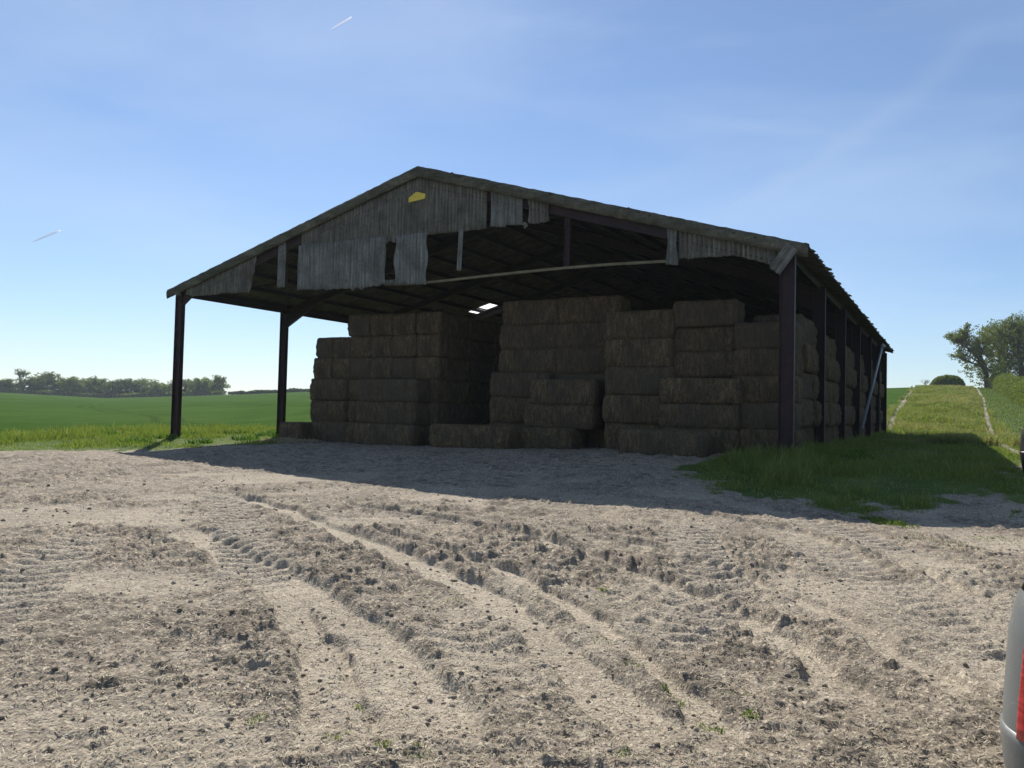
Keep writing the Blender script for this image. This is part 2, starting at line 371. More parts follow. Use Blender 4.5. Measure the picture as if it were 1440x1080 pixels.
def ground_fields(X, Y):
    lx, ly = w2l(X, Y)
    j = (fbm(X*.7, Y*.7, 4, 5)-.5)
    yd = inside_dist(lx, ly, YARD)+j*2.2+(fbm(X*3, Y*3, 3, 9)-.5)*1.5
    gr = np.clip(.5-yd/1.5, 0, 1)
    fd = inside_dist(lx, ly, FIELD)+j*1.2
    pale = np.zeros(X.shape)
    for ru, w, st_ in ((RUT1, .28, 1), (RUT2, .15, .55), (BARE, .45, .9)):
        d, s, _ = seg_dist(lx, ly, ru)
        k = np.clip(1.4-d/w/(1+.9*(fbm(X*.9, Y*.9, 3, 31)-.5)), 0, 1)*st_*(.72+.28*ss(.36, .58, fbm(X*.35, Y*.35, 3, 37))); gr = gr*(1-k*.68); pale = np.maximum(pale, k*.45)
    straw = np.clip(1-np.hypot(lx-5.0, (ly-2.2)*.7)/1.7+j, 0, 1)
    gr = gr*(1-straw); pale = np.maximum(pale, straw)
    dry = ss(25, 27.5, lx)*ss(15, 40, ly)*(1-ss(31.5, 33, lx))
    return lx, ly, yd, gr, fd, pale, dry
def ridged(x, y, seed, oct=3):
    s = 0; a = 1
    for i in range(oct):
        s = s+a*(1-np.abs(2*vnoise(x, y, seed+i*7)-1)); a *= .5; x, y = x*1.9+y*.5+1.3, y*1.9-x*.5+2.7
    return s/1.75
def surface(X, Y):
    """final ground height and attributes"""
    lx, ly, yd, gr, fd, pale, dry = ground_fields(X, Y)
    z = terrain(X, Y); r = np.hypot(X, Y)
    near = np.clip(yd/1.5, 0, 1)*(1-ss(34, 46, r))
    sm = np.zeros(X.shape); add = np.zeros(X.shape); dark = np.zeros(X.shape)
    m = r < 22
    if m.any():
        x, y = X[m], Y[m]; s_m = np.zeros(x.shape); a_m = np.zeros(x.shape); d_m = np.zeros(x.shape)
        wob = (fbm(x*1.8, y*1.8, 3, 77)-.5)*.26
        for k, pl in TR.items():
            d, s, side = seg_dist(x, y, pl); d = np.abs(d+wob*(1 if k[0] == 'T' else .4))
            w = {'T1': .17, 'T2': .22, 'T3': .30, 'T7': .15, 'T8': .2, 'T9': .13, 'T5': .16}.get(k, .40); end = 1
            fade = fbm(x*.9+5, y*.9, 2, 13)
            ins = 1-ss(w*.8, w*1.15, d)
            LT = sum(math.hypot(b_[0]-a_[0], b_[1]-a_[1]) for a_, b_ in zip(pl[:-1], pl[1:])); tp = ss(.05, 1.3, s)*(1-ss(LT-.9, LT-.05, s))
            ins = ins*tp; berm = np.exp(-((d-w*1.55)/(w*.45))**2)*tp
            if k[0] == 'T':
                s_m = np.maximum(s_m, ins); a_m += -.055*ins+berm*(.022+.030*ridged(x*7, y*7, 3, 2)**2)*np.clip(fade*2-.2, .45, 1)
                d_m = np.maximum(d_m, berm*.6*ss(.5, .65, vnoise(x*3, y*3, 8)))
            else:
                lug = np.abs(np.sin(math.pi*(s+d*.45)/.29))**1.3
                a_m += ins*(-.035+.066*lug)*(1 if k in ('L1', 'L2', 'L3') else np.clip(fade*1.8-.35, 0, 1)); s_m = np.maximum(s_m, ins*.8)
                a_m += berm*.022*ridged(x*6, y*6, 4, 2)
            s_m = np.maximum(s_m, .75*ss(.54, .68, fbm(x*.5, y*.5, 3, 41)))
        sm[m] = s_m; add[m] = a_m; dark[m] = d_m
    amp = .62+.85*ss(.40, .66, fbm(X*.55, Y*.55, 3, 21))
    q = fbm(X*2.0+Y*.4, Y*2.8-X*.3, 2, 50)
    r1 = ridged(X*3.1+q*1.2, Y*4.3-X*.8+q*1.5, 1, 3); r2 = ridged(X*9+q*2, Y*12, 60, 3)
    clod = np.maximum(fbm(X*8, Y*8, 3, 99, .6)-.56, 0)*.38
    bigc = np.maximum(fbm(X*3.2, Y*3.2, 3, 45, .55)-.60, 0)
    rough = (r1-.5)*.088+(r2-.5)*.056+(ridged(X*22+q*3, Y*27, 71, 2)-.5)*.030+np.minimum(clod, .05)*ss(.35, .6, fbm(X*.8, Y*.8, 2, 33))*.5+np.minimum(bigc, .2)*.10
    rough = rough*amp*(1-.78*sm)
    z = z+near*(rough+add)
    z = z+(1-np.clip(yd/1.5+.4, 0, 1))*(fbm(X*1.2, Y*1.2, 3, 14)-.5)*.16*(1-ss(60, 120, r))
    dark = np.clip(dark+ss(.1, .2, bigc)*0+clod*6+bigc*7, 0, 1)*(1-sm)
    pale = np.maximum(pale, sm)
    return z, gr, fd, pale, dark, dry, yd
az = np.radians(np.concatenate([np.arange(-180, -45, 5.0), np.linspace(-45, 45, 1150), np.arange(50, 180, 5.0)]))
rs = [0.0, .8, 1.6, 2.2, 2.7]
r = 2.9
while r < 40: rs.append(r); r *= 1.0045
while r < 1500: rs.append(r); r *= 1.025
rs = np.array(rs)
A, R = np.meshgrid(az, rs); GX = R*np.sin(A); GY = R*np.cos(A)
GZ, ggr, gfd, gpale, gdark, gdry, gyd = surface(GX.ravel(), GY.ravel())
V = np.stack([GX.ravel(), GY.ravel(), GZ], 1); na = len(az); nr = len(rs)
ii, jj = np.meshgrid(np.arange(nr-1), np.arange(na), indexing='ij'); j2 = (jj+1) % na
FQ = np.stack([ii*na+jj, ii*na+j2, (ii+1)*na+j2, (ii+1)*na+jj], -1).reshape(-1, 4)[:, ::-1]
cls = np.where(gfd > 0, 2, np.where(ggr > .5, 1, 0)); fc = cls[FQ[:, 0]]
for k, (nm, mt) in enumerate((('ground', MG), ('grass_verge', MG), ('crop_field', MF))):
    f = FQ[fc == k]; u, inv = np.unique(f, return_inverse=True)
    o = npmesh(nm, V[u], [inv.reshape(-1, 4)], mt, None, True, dict(gr=ggr[u], pale=gpale[u], dark=gdark[u], dry=gdry[u])); tag(o, kind='structure')
def gz(X, Y): return surface(np.atleast_1d(np.asarray(X, float)), np.atleast_1d(np.asarray(Y, float)))[0]

# ------------------------------------------------------------------ grass and litter (stuff)
RNG = np.random.default_rng(7)
def blades(name, X, Y, h, w, mat, lean=.35, label=None, sink=.02, Z=None):
    n = len(X); Z = gz(X, Y) if Z is None else Z
    a = RNG.uniform(0, 2*np.pi, n); dx, dy = np.cos(a), np.sin(a); b = RNG.uniform(0, 2*np.pi, n); l = lean*h*RNG.uniform(.2, 1.3, n)
    lx_, ly_ = np.cos(b)*l, np.sin(b)*l; w = w*RNG.uniform(.6, 1.3, n)
    V = np.empty((n, 5, 3))
    for k, (t, s, f) in enumerate(((0, -1, 1), (0, 1, 1), (.55, 1, .8), (.55, -1, .8), (1, 0, 0))):
        V[:, k, 0] = X+dx*s*w*f/2+lx_*t*t; V[:, k, 1] = Y+dy*s*w*f/2+ly_*t*t; V[:, k, 2] = Z-sink+h*t*(1-.12*t)
    i = np.arange(n)[:, None]*5
    o = npmesh(name, V.reshape(-1, 3), [i+np.array([[0, 1, 2, 3]]), i+np.array([[3, 2, 4]])], mat, None, False, dict(rnd=np.repeat(RNG.uniform(0, 1, n), 5)))
    return tag(o, kind='stuff', label=label)
def scatter_local(n, x0, x1, y0, y1, keep, pw=1.0):
    lx = RNG.uniform(x0, x1, n); ly = y0+(y1-y0)*RNG.uniform(0, 1, n)**pw
    X = OR[0]+lx*XA[0]+ly*YA[0]; Y = OR[1]+lx*XA[1]+ly*YA[1]
    F = ground_fields(X, Y); m = keep(*F) & (Y > 2) & (np.abs(X) < Y*.78+1)
    return X[m], Y[m], F[0][m], F[1][m]
# left verge
X, Y, lx, ly = scatter_local(150000, -10, 8, -20, 41, lambda lx, ly, yd, gr, fd, pale, dry: (gr > .25+.4*RNG.uniform(0, 1, gr.shape)) & (fd < .8))
hn = ss(.4, .65, fbm(X*.5, Y*.5, 3, 4)); hh = RNG.uniform(.04, .15, len(X))*(.5+1.4*hn)*(1+1.1*ss(3, -4, lx))
blades('verge_grass', X, Y, hh, np.full(len(X), .028), MGR, .4, 'bright green rough grass along the left edge of the yard')
m = RNG.uniform(0, 1, len(X)) < .10*ss(2, -6, lx)
blades('seeding_grass', X[m], Y[m], hh[m]*1.2+.06, np.full(m.sum(), .026), MGRD, .35, 'pale seeding grass stems standing above the left verge')
# right-hand patch in the barn's shade
X, Y, lx, ly = scatter_local(240000, 24, 36, -12, 44, lambda lx, ly, yd, gr, fd, pale, dry: (gr > .18+.5*RNG.uniform(0, 1, gr.shape)) & (fd < .3), 1.5)
gq = ground_fields(X, Y)[3]; hh = RNG.uniform(.04, .14, len(X))*(.4+1.7*ss(.4, .66, fbm(X*.9, Y*.9, 3, 64)))*(1+1.2*np.exp(-((lx-26)/1.4)**2)*(ly > -5))*(.35+.65*ss(.3, 1, gq))
blades('shaded_grass', X, Y, hh, np.full(len(X), .018), MGR, .45, 'lush green grass growing round the right hand posts of the barn')
m = RNG.uniform(0, 1, len(X)) < .05*ss(.35, .6, fbm(X*.5, Y*.5, 3, 88))
blades('dead_stems', X[m], Y[m], hh[m]*1.5+.06, np.full(m.sum(), .016), MGRD, .6, 'dead straw coloured stems among the grass beside the barn')
# rough bank up the hill
X, Y, lx, ly = scatter_local(110000, 24, 34, 22, 158, lambda lx, ly, yd, gr, fd, pale, dry: (gr > .6) & (fd < 0), 1.3)
hh = RNG.uniform(.15, .42, len(X))*(.5+1.2*ss(.4, .65, fbm(X*.3, Y*.3, 3, 61))); m = RNG.uniform(0, 1, len(X)) < .25+.6*ss(.42, .6, fbm(X*.18, Y*.18, 3, 91))
blades('bank_grass', X[~m], Y[~m], hh[~m], .02+.0006*Y[~m], MGR, .5, 'rough green grass on the bank between the field and the track')
blades('dry_bank_grass', X[m], Y[m], hh[m]*1.15, .02+.0006*Y[m], MGRD, .5, 'straw coloured dead grass on the bank beside the track')
# slope under the hedge
X, Y, lx, ly = scatter_local(80000, 33, 48, -4, 158, lambda lx, ly, yd, gr, fd, pale, dry: (gr > .6), 1.2)
blades('track_grass', X, Y, RNG.uniform(.05, .16, len(X))*(1+2.2*ss(37, 39, lx)), .02+.0005*Y, MGR, .5, 'grass beside and between the wheel ruts of the farm track')
# broad-leaf weeds on the left verge near the posts
def weedy(cx, cy, rad, n, h):
    t = RNG.uniform(0, 2*np.pi, n); q = rad*np.sqrt(RNG.uniform(0, 1, n)); return cx+q*np.cos(t), cy+q*np.sin(t), RNG.uniform(.4, 1, n)*h
WX, WY, WH = [], [], []
for px, py, rad, n, h in [(190, 618, .6, 90, .35), (235, 612, .5, 70, .35), (280, 618, .5, 80, .3), (262, 608, .7, 90, .4), (345, 612, .6, 80, .35), (370, 608, .5, 90, .35), (400, 609, .4, 80, .35), (385, 606, .6, 90, .4), (330, 605, .6, 70, .35), (150, 606, .7, 60, .35),
                          (1210, 640, .5, 120, .22), (1130, 655, .5, 150, .28), (1075, 655, .4, 140, .25), (1165, 645, .5, 140, .3), (1190, 636, .6, 120, .3)]:
    P = at(px, py+6); a, b, c = weedy(P.x, P.y, rad, n, h); WX.append(a); WY.append(b); WH.append(c)
WX, WY, WH = map(np.concatenate, (WX, WY, WH))
blades('leafy_weeds', WX, WY, WH, np.full(len(WX), .075), MWEED, .9, 'dark broad leaved weeds along the verge and round the posts')
# little tufts out in the yard
TX, TY, TH = [], [], []
for px, py, rad, n, h in [(1055, 1015, .06, 60, .05), (1000, 1020, .09, 70, .045), (845, 833, .06, 40, .05), (945, 980, .07, 70, .055), (505, 985, .04, 30, .04), (360, 1020, .07, 50, .04), (540, 1050, .05, 40, .045), (1250, 737, .30, 420, .11), (1225, 731, .22, 260, .10), (1272, 741, .25, 160, .06),
                          (720, 702, .1, 30, .04), (880, 1065, .05, 40, .04), (1030, 980, .12, 50, .03), (850, 905, .12, 40, .03), (470, 1040, .09, 50, .035), (590, 1062, .08, 50, .035), (890, 940, .1, 40, .03), (1345, 770, .3, 90, .04), (1400, 760, .4, 100, .04), (1290, 760, .4, 90, .035), (640, 850, .08, 30, .04)]:
    P = at(px, py); a, b, c = weedy(P.x, P.y, rad, n, h); TX.append(a); TY.append(b); TH.append(c)
TX, TY, TH = map(np.concatenate, (TX, TY, TH))
blades('grass_tufts', TX, TY, TH, .003+.0007*TY, MGR, .8, 'small green grass tufts sprouting in the bare yard', .005)
# straw chips and clods
def chips(name, n, rmin, rmax, ln, wd, cols, label):
    r_ = rmin*(rmax/rmin)**RNG.uniform(0, 1, n); a = RNG.uniform(-.72, .72, n); X = r_*np.sin(a); Y = r_*np.cos(a)
    F = ground_fields(X, Y); m = F[2] > .1; X, Y, r_ = X[m], Y[m], r_[m]; n = len(X); Z = gz(X, Y)
    th = RNG.uniform(0, np.pi, n); L = ln*RNG.uniform(.3, 1, n)**1.5*(.6+.05*r_); W = wd*RNG.uniform(.6, 1.3, n)*(.8+.05*r_)
    tilt = RNG.normal(0, .25, n); V = np.empty((n, 4, 3))
    for k, (s, t) in enumerate(((-1, -1), (1, -1), (1, 1), (-1, 1))):
        V[:, k, 0] = X+s*L/2*np.cos(th)-t*W/2*np.sin(th); V[:, k, 1] = Y+s*L/2*np.sin(th)+t*W/2*np.cos(th); V[:, k, 2] = Z+.006+s*L/2*tilt+t*W*.1
    t_ = NT(name+'_mat'); c = t_.ramp(t_.attr('rnd'), cols); mt = t_.out(c, .8, .2)
    return tag(npmesh(name, V.reshape(-1, 3), [np.arange(n)[:, None]*4+np.arange(4)[None]], mt, None, False, dict(rnd=np.repeat(RNG.uniform(0, 1, n), 4))), kind='stuff', label=label)
chips('straw_litter', 130000, 3.0, 26, .06, .004, [(0, (.18, .14, .09)), (.5, (.38, .32, .22)), (1, (.64, .57, .43))], 'chopped straw scattered over the bare yard')
def clods(name, n, label):
    V = []; F = []
    base = np.array([(0, 0, 1), (.9, 0, .25), (.28, .85, .3), (-.72, .53, .25), (-.72, -.53, .3), (.28, -.85, .25), (.7, .5, -.5), (-.3, .8, -.5), (-.9, 0, -.5), (-.3, -.8, -.5), (.7, -.5, -.5)])
    tri = np.array([(0, 1, 2), (0, 2, 3), (0, 3, 4), (0, 4, 5), (0, 5, 1), (1, 6, 2), (2, 6, 7), (2, 7, 3), (3, 7, 8), (3, 8, 4), (4, 8, 9), (4, 9, 5), (5, 9, 10), (5, 10, 1), (1, 10, 6)])
    r_ = 3*(22/3)**RNG.uniform(0, 1, n*3); a = RNG.uniform(-.72, .72, n*3); X = r_*np.sin(a); Y = r_*np.cos(a)
    k = fbm(X*1.1, Y*1.1, 3, 21); yd = ground_fields(X, Y); m = (k+RNG.uniform(0, .25, n*3) > .60) & (yd[2] > .3) & (yd[5] < .5)
    X, Y, r_ = X[m][:n], Y[m][:n], r_[m][:n]; n = len(X); Z = gz(X, Y)
    sz = (.003+.020*RNG.uniform(0, 1, n)**4)*(.8+.06*r_)
    B = base[None]*(1+RNG.uniform(-.35, .35, (n, 11, 1)))*np.stack([sz, sz*RNG.uniform(.6, 1.2, n), sz*RNG.uniform(.4, .8, n)], 1)[:, None]
    th = RNG.uniform(0, 6.28, n); c, s = np.cos(th)[:, None], np.sin(th)[:, None]
    P = np.stack([B[:, :, 0]*c-B[:, :, 1]*s+X[:, None], B[:, :, 0]*s+B[:, :, 1]*c+Y[:, None], B[:, :, 2]+Z[:, None]+sz[:, None]*.2], -1)
    t_ = NT('clod'); mt = t_.out(t_.mix(t_.ramp(t_.noise(t_.coord('Object'), 90, 3), [(.4, 0), (.6, 1)]), t_.ramp(t_.attr('rnd'), [(0, (.11, .09, .07)), (.55, (.23, .19, .145)), (1, (.48, .43, .35))]), (.26, .22, .17)), .95, .1)
    return tag(npmesh(name, P.reshape(-1, 3), [np.arange(n)[:, None]*11+tri.reshape(-1)[None].reshape(1, -1) if False else (np.arange(n)[:, None, None]*11+tri[None]).reshape(-1, 3)], mt, None, True, dict(rnd=np.repeat(RNG.uniform(0, 1, n), 11))), kind='stuff', label=label)
clods('soil_clods', 6500, 'loose crumbs and clods of dried earth over the yard')

# ------------------------------------------------------------------ barn
XR = 13.15
def zr(x): return 10.03-.2835*(XR-x) if x < XR else 10.03-.2925*(x-XR)
barn = empty('hay_barn', (OR[0], OR[1], 0), -YAW, label='large open-sided barn with broken corrugated gable, dark steel posts and mossy roof', cat='barn')
def fl(x): return float(-.38+.38*ss(4, 26, x))
X0, X1, Y0, Y1 = -.39, 26.72, -.22, LEN+.25
# roof sheets: corrugated, running down the slope
def roof_sheet(name, xa, xb, holes=()):
    ys = np.arange(Y0, Y1+.001, .146/6); ny = len(ys)
    br = [xa]; n = 5
    br = sorted(set(list(np.linspace(xa, xb, 11)) + [h for q in holes for h in q[:2]]))
    V = []; rr = np.random.default_rng(int(abs(xa*10)))
    xs = np.array(br); off = .026*np.cos(ys/.146*2*np.pi)
    sag = (fbm(ys*.25, ys*0+xa, 2, 3)-.5)*.08
    for x in xs: V.append(np.stack([np.full(ny, x), ys, zr(x)-.06+off+sag*(.4+.6*math.sin(math.pi*(x-xa)/(xb-xa)))], 1))
    V = np.concatenate(V); F = []
    for i in range(len(xs)-1):
        for j in range(ny-1):
            cx, cy = (xs[i]+xs[i+1])/2, (ys[j]+ys[j+1])/2
            if any(h[0] < cx < h[1] and h[2] < cy < h[3] for h in holes): continue
            F.append((i*ny+j, (i+1)*ny+j, (i+1)*ny+j+1, i*ny+j+1))
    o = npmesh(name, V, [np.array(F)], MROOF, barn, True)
    m = o.modifiers.new('thickness', 'SOLIDIFY'); m.thickness = .009; m.offset = 0
    return o
HOLES = [(3.80, 4.44, 18.3, 19.35), (4.60, 5.64, 18.25, 19.25)]
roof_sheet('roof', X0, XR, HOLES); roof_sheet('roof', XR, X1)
tl = NT('clear_rooflight'); trn = tl.new('ShaderNodeBsdfTranslucent'); trn.inputs[0].default_value = (.95, .95, .95, 1)
tms = tl.new('ShaderNodeMixShader'); tms.inputs[0].default_value = .93; tl.l.new(tl.b.outputs[0], tms.inputs[1]); tl.l.new(trn.outputs[0], tms.inputs[2]); tl.l.new(tms.outputs[0], tl.n['Material Output'].inputs['Surface'])
for h in HOLES:
    npmesh('rooflight', [(h[0], h[2], zr(h[0])-.06), (h[1], h[2], zr(h[1])-.06), (h[1], h[3], zr(h[1])-.06), (h[0], h[3], zr(h[0])-.06)], [np.array([(0, 1, 2, 3)])], tl.m, barn)['label'] = 'bright translucent rooflight panel'
# ridge capping
mb = MB(); n = 60
for i in range(n):
    a = Y0-.03+(Y1-Y0+.06)*i/n; b = Y0-.03+(Y1-Y0+.06)*(i+1)/n; k = random.Random(i).uniform(-.012, .012)
    mb.bar((XR-.16, a, 9.985+k), (XR-.16, b, 9.985+k), .34, .02, (-.28, 0, .96)); mb.bar((XR+.16, a, 9.985+k), (XR+.16, b, 9.985+k), .34, .02, (.28, 0, .96))
mb.build('ridge_cap', MROOF, barn)
# verge boards: a mossy strip along each gable slope
def verge(name, xa, xb, y, sgn, h=.37):
    n = 130; V = []; rr = np.random.default_rng(3+int(xa))
    xs = np.linspace(xa, xb, n)
    top = np.array([zr(x) for x in xs])+.02+(fbm(xs*5, xs*0, 3, 2)-.5)*.045
    bot = np.array([zr(x) for x in xs])-h+(fbm(xs*6, xs*0+4, 3, 8)-.5)*.05
    bul = (fbm(xs*4, xs*0+9, 3, 5)-.5)*.05
    for k, (t, yy) in enumerate(((1, .10), (1, 0), (.66, -.035), (.33, -.02), (0, 0), (0, .035))):
        V.append(np.stack([xs, y+sgn*(-yy)*-1*1.0*(1 if True else 1)+bul*(k in (2, 3))+np.zeros(n), bot+(top-bot)*t], 1))
    V = np.concatenate(V); F = [(k*n+i, (k+1)*n+i, (k+1)*n+i+1, k*n+i+1) for k in range(5) for i in range(n-1)]
    return npmesh(name, V, [np.array(F)], MVERGE, barn, True)
MVERGE = mat_sheet('mossy_verge', (.105, .10, .075), (.045, .045, .028), (.18, .17, .13), .85, 1)
verge('verge_board', X0, XR, Y0-.03, 1); verge('verge_board', XR, X1, Y0-.03, 1)
verge('verge_board', X0, XR, Y1, 1, .2); verge('verge_board', XR, X1, Y1, 1, .2)
# moss cushions along verge and right-hand eave
def moss(name, pts, seed):
    r_ = np.random.default_rng(seed); bm = MB(); V = []; T = []
    phi = [(0, 0, 1)]+[(math.cos(a), math.sin(a), .3) for a in np.arange(6)*1.047]+[(math.cos(a)*.9, math.sin(a)*.9, -.4) for a in np.arange(6)*1.047+.5]
    for p, s in pts:
        b = len(V); q = np.array(phi)*s*r_.uniform(.6, 1.4, (13, 1))*np.array([1.5, 1.2, .8]); V += [tuple(np.array(p)+k) for k in q]
        for i in range(6):
            j = (i+1) % 6; T += [(b, b+1+i, b+1+j), (b+1+i, b+7+i, b+1+j), (b+7+i, b+7+j, b+1+j)]
    o = npmesh(name, V, [np.array(T)], MMOSS, barn, True); o['kind'] = 'stuff'; return o
r_ = np.random.default_rng(5); pts = []
for i in range(420):
    x = r_.uniform(XR, X1) if i > 70 else r_.uniform(X0, XR)
    pts.append(((x, Y0-.01+r_.uniform(-.03, .2), zr(x)+r_.uniform(-.12, .01)), .014+.045*r_.uniform(0, 1)**2))
for i in range(420):
    y = r_.uniform(Y0, Y1); x = X1-r_.uniform(0, .22)**1; pts.append(((x, y, zr(x)-.02), .03+.05*r_.uniform(0, 1)**2))
moss('moss', pts, 2)
# steel portal frames
PW, PD = .20, .42
for k in range(NB+1):
    y = k*BAY
    for side in (0, 1):
        x = .0 if side == 0 else BW; xm = .21 if side == 0 else BW-.21; mt = MOX if k == 0 else MOXD
        m = MB(); zt = zr(x)-.3; m.ibeam((xm, y, fl(x)-.5), (xm, y, zt), PW, PD, (1, 0, 0))
        m.box(xm-.23, y-.13, fl(x)-.5, xm+.23, y+.13, fl(x)+.03)
        m.build('post', mt, barn)
        m = MB(); a = Vector((xm, y, zr(xm)-.48)); b = Vector((XR-.01 if side == 0 else XR+.01, y, zr(XR)-.48))
        m.ibeam(a, b, .17, .34, (0, 0, 1))
        # haunch under the rafter at the eave and at the ridge
        sg = 1 if side == 0 else -1; HL, HDR = (2.2, 1.15) if k else (.75, .82)
        h = Vector((xm+sg*.21, y, zr(xm)-HDR)); e = Vector((xm+sg*HL, y, zr(xm+sg*HL)-.66)); m.bar(h, e, .15, .03, (0, 0, 1))
        w = [(xm+sg*.21, y-.008, zr(xm)-HDR), (xm+sg*HL, y-.008, zr(xm+sg*HL)-.62), (xm+sg*.21, y-.008, zr(xm)-.6)]
        m.add(w+[(p[0], y+.008, p[2]) for p in w], [], [(0, 1, 2), (5, 4, 3)])
        m.build('rafter', mt, barn)
# purlins
for side in (0, 1):
    for i in range(10):
        t = (i+.6)/10; x = X0+.1+(XR-X0-.2)*t if side == 0 else X1-.1-(X1-.1-XR-.1)*t
        m = MB(); z = zr(x)-.105-.11; m.bar((x, Y0+.06, z), (x, Y1-.1, z), .065, .19); m.build('purlin', MOXD, barn)
for x in (.22, BW-.22):
    m = MB(); z = zr(x)-.30; m.box(x-.04, .1, z-.14, x+.04, LEN-.1, z+.14); m.build('eaves_beam', MOXD, barn)
# wind bracing in the end bay
for (xa, ya, xb, yb) in ((.4, .1, 6.5, BAY-.1), (6.5, .1, .4, BAY-.1), (6.5, .1, 12.9, BAY-.1), (12.9, .1, 6.5, BAY-.1), (13.5, .1, 20, BAY-.1), (20, .1, 13.5, BAY-.1), (20, .1, 26, BAY-.1), (26, .1, 20, BAY-.1)):
    m = MB(); m.tube([(xa, ya, zr(xa)-.42), (xb, yb, zr(xb)-.42)], .03, 6); m.build('brace', MOXD, barn)
# gable rail, stanchion
m = MB(); pr = None
for i in range(13):
    x = 11.6+i*(11.3/12); z = 5.93-.16*math.exp(-((x-12.6)/2.6)**2)+.03*math.sin(x*.7)
    if pr: m.bar(pr, (x, .02, z), .06, .085)
    pr = (x, .02, z)
m.build('gable_rail', MRAIL, barn)
m = MB(); m.ibeam((19.11, .06, 5.96), (19.11, .06, zr(19.11)-.62), .13, .20, (1, 0, 0)); m.build('gable_stanchion', MOX, barn)
m = MB(); m.ibeam((7.9, .06, 5.96), (7.9, .06, zr(7.9)-.62), .13, .16, (1, 0, 0)); m.build('gable_stanchion', MOX, barn)
m = MB(); m.bar((.5, .05, 7.52), (25.6, .05, 7.52), .01, .01) if False else m.bar((7.45, .05, 7.62), (18.4, .05, 7.62), .06, .10); m.build('gable_rail', MOXD, barn)
# corrugated gable cladding
CP = .146
def gsheet(name, x0, x1, zb, zt, mat=MSHEET, y=-.09, jag=.02, edge=0.0, seed=0, tilt=0.0, label=None):
    n = max(4, int((x1-x0)/CP*8)); xs = np.linspace(x0, x1, n+1); nr_ = 12; V = []
    hb = (vnoise(xs*9, xs*0, seed)-.5)*2*jag+np.maximum(vnoise(xs*2.3, xs*0, seed+5)-.72, 0)*jag*9
    for k in range(nr_+1):
        t = k/nr_; zb_ = np.array([zb(x) for x in xs])+hb; zt_ = np.array([zt(x) for x in xs])
        z = zb_+(zt_-zb_)*t
        xe = xs+edge*np.sin(z*5+seed)*np.where(xs > (x0+x1)/2, 1, -1)*np.abs((xs-(x0+x1)/2)/((x1-x0)/2))**6+tilt*(1-t)*(zt_-zb_)
        V.append(np.stack([xe, y+.036*np.cos(2*np.pi*xs/CP)+(fbm(xs*.8, z*.8, 2, seed+3)-.5)*.05, z], 1))
    V = np.concatenate(V); m_ = n+1
    F = [(k*m_+i, k*m_+i+1, (k+1)*m_+i+1, (k+1)*m_+i) for k in range(nr_) for i in range(n)]
    o = npmesh(name, V, [np.array(F)], mat, barn, True); md = o.modifiers.new('thickness', 'SOLIDIFY'); md.thickness = .008; md.offset = 0
    if label: o['label'] = label
    return o
zt = lambda x: zr(x)-.30
lin = lambda a, b: (lambda x: a[1]+(b[1]-a[1])*(x-a[0])/(b[0]-a[0]))
def pw(*p): return lambda x: float(np.interp(x, [q[0] for q in p], [q[1] for q in p]))
gsheet('gable_cladding', .69, 4.62, pw((.69, 6.0), (1.1, 5.88), (4.62, 5.88)), zt, seed=1, label='cladding sheets at the low left end of the gable')
gsheet('gable_cladding', 4.62, 4.93, pw((4.62, 5.9), (4.93, 7.2)), zt, seed=2, jag=.01)
gsheet('gable_cladding', 6.16, 6.56, pw((6.16, 6.0), (6.56, 5.98)), zt, MPALE, seed=3, edge=.01, label='single narrow cladding sheet left hanging in the gap')
gsheet('gable_cladding', 7.42, 16.04, pw((7.42, 7.52), (16.04, 7.50)), zt, seed=4, jag=.012, label='large upper panel of grey corrugated cladding under the ridge')
gsheet('gable_cladding', 7.36, 11.72, pw((7.36, 5.80), (9.9, 5.74), (10.2, 5.64), (10.7, 5.68), (11.1, 5.75), (11.72, 5.78)), lambda x: 7.60, MPALE, y=-.145, jag=.05, edge=.02, seed=5, label='paler lower panel with a ragged bottom edge')
gsheet('gable_cladding', 12.18, 13.58, pw((12.18, 5.74), (13.58, 5.70)), lambda x: 7.60, MPALE, y=-.145, jag=.015, edge=.05, seed=6, label='pale square lower panel hanging beside the dark hole')
gsheet('gable_cladding', 11.72, 12.18, pw((11.72, 7.30), (11.9, 7.42), (12.18, 7.30)), lambda x: 7.60, y=-.145, jag=.01, seed=16)
gsheet('gable_cladding', 11.72, 12.2, lambda x: 5.79, lambda x: 5.95, y=-.145, jag=.02, seed=17)
gsheet('gable_cladding', 14.93, 15.13, pw((14.93, 6.12), (15.13, 6.10)), lambda x: 7.56, MPALE, y=-.10, jag=.01, seed=7, tilt=-.03, label='thin torn strip of cladding hanging down')
gsheet('gable_cladding', 16.20, 17.48, pw((16.20, 7.60), (16.5, 7.52), (17.48, 7.50)), zt, MPALE, seed=8, jag=.02, edge=.01)
gsheet('gable_cladding', 17.68, 18.50, pw((17.68, 7.62), (17.9, 7.48), (18.50, 7.54)), zt, seed=9, edge=.05, jag=.02)
gsheet('gable_cladding', 22.58, 22.90, pw((22.58, 5.80), (22.9, 5.74)), zt, MPALE, seed=10, edge=.03, y=-.12)
gsheet('gable_cladding', 22.92, 26.1, pw((22.92, 5.92), (24.6, 5.94), (25.1, 5.78), (25.75, 5.56), (26.1, 5.62)), zt, seed=11, jag=.02, label='cladding sheets at the low right end of the gable')
gsheet('gable_cladding', .02, .32, lambda x: 5.95, zt, seed=12, jag=.01)
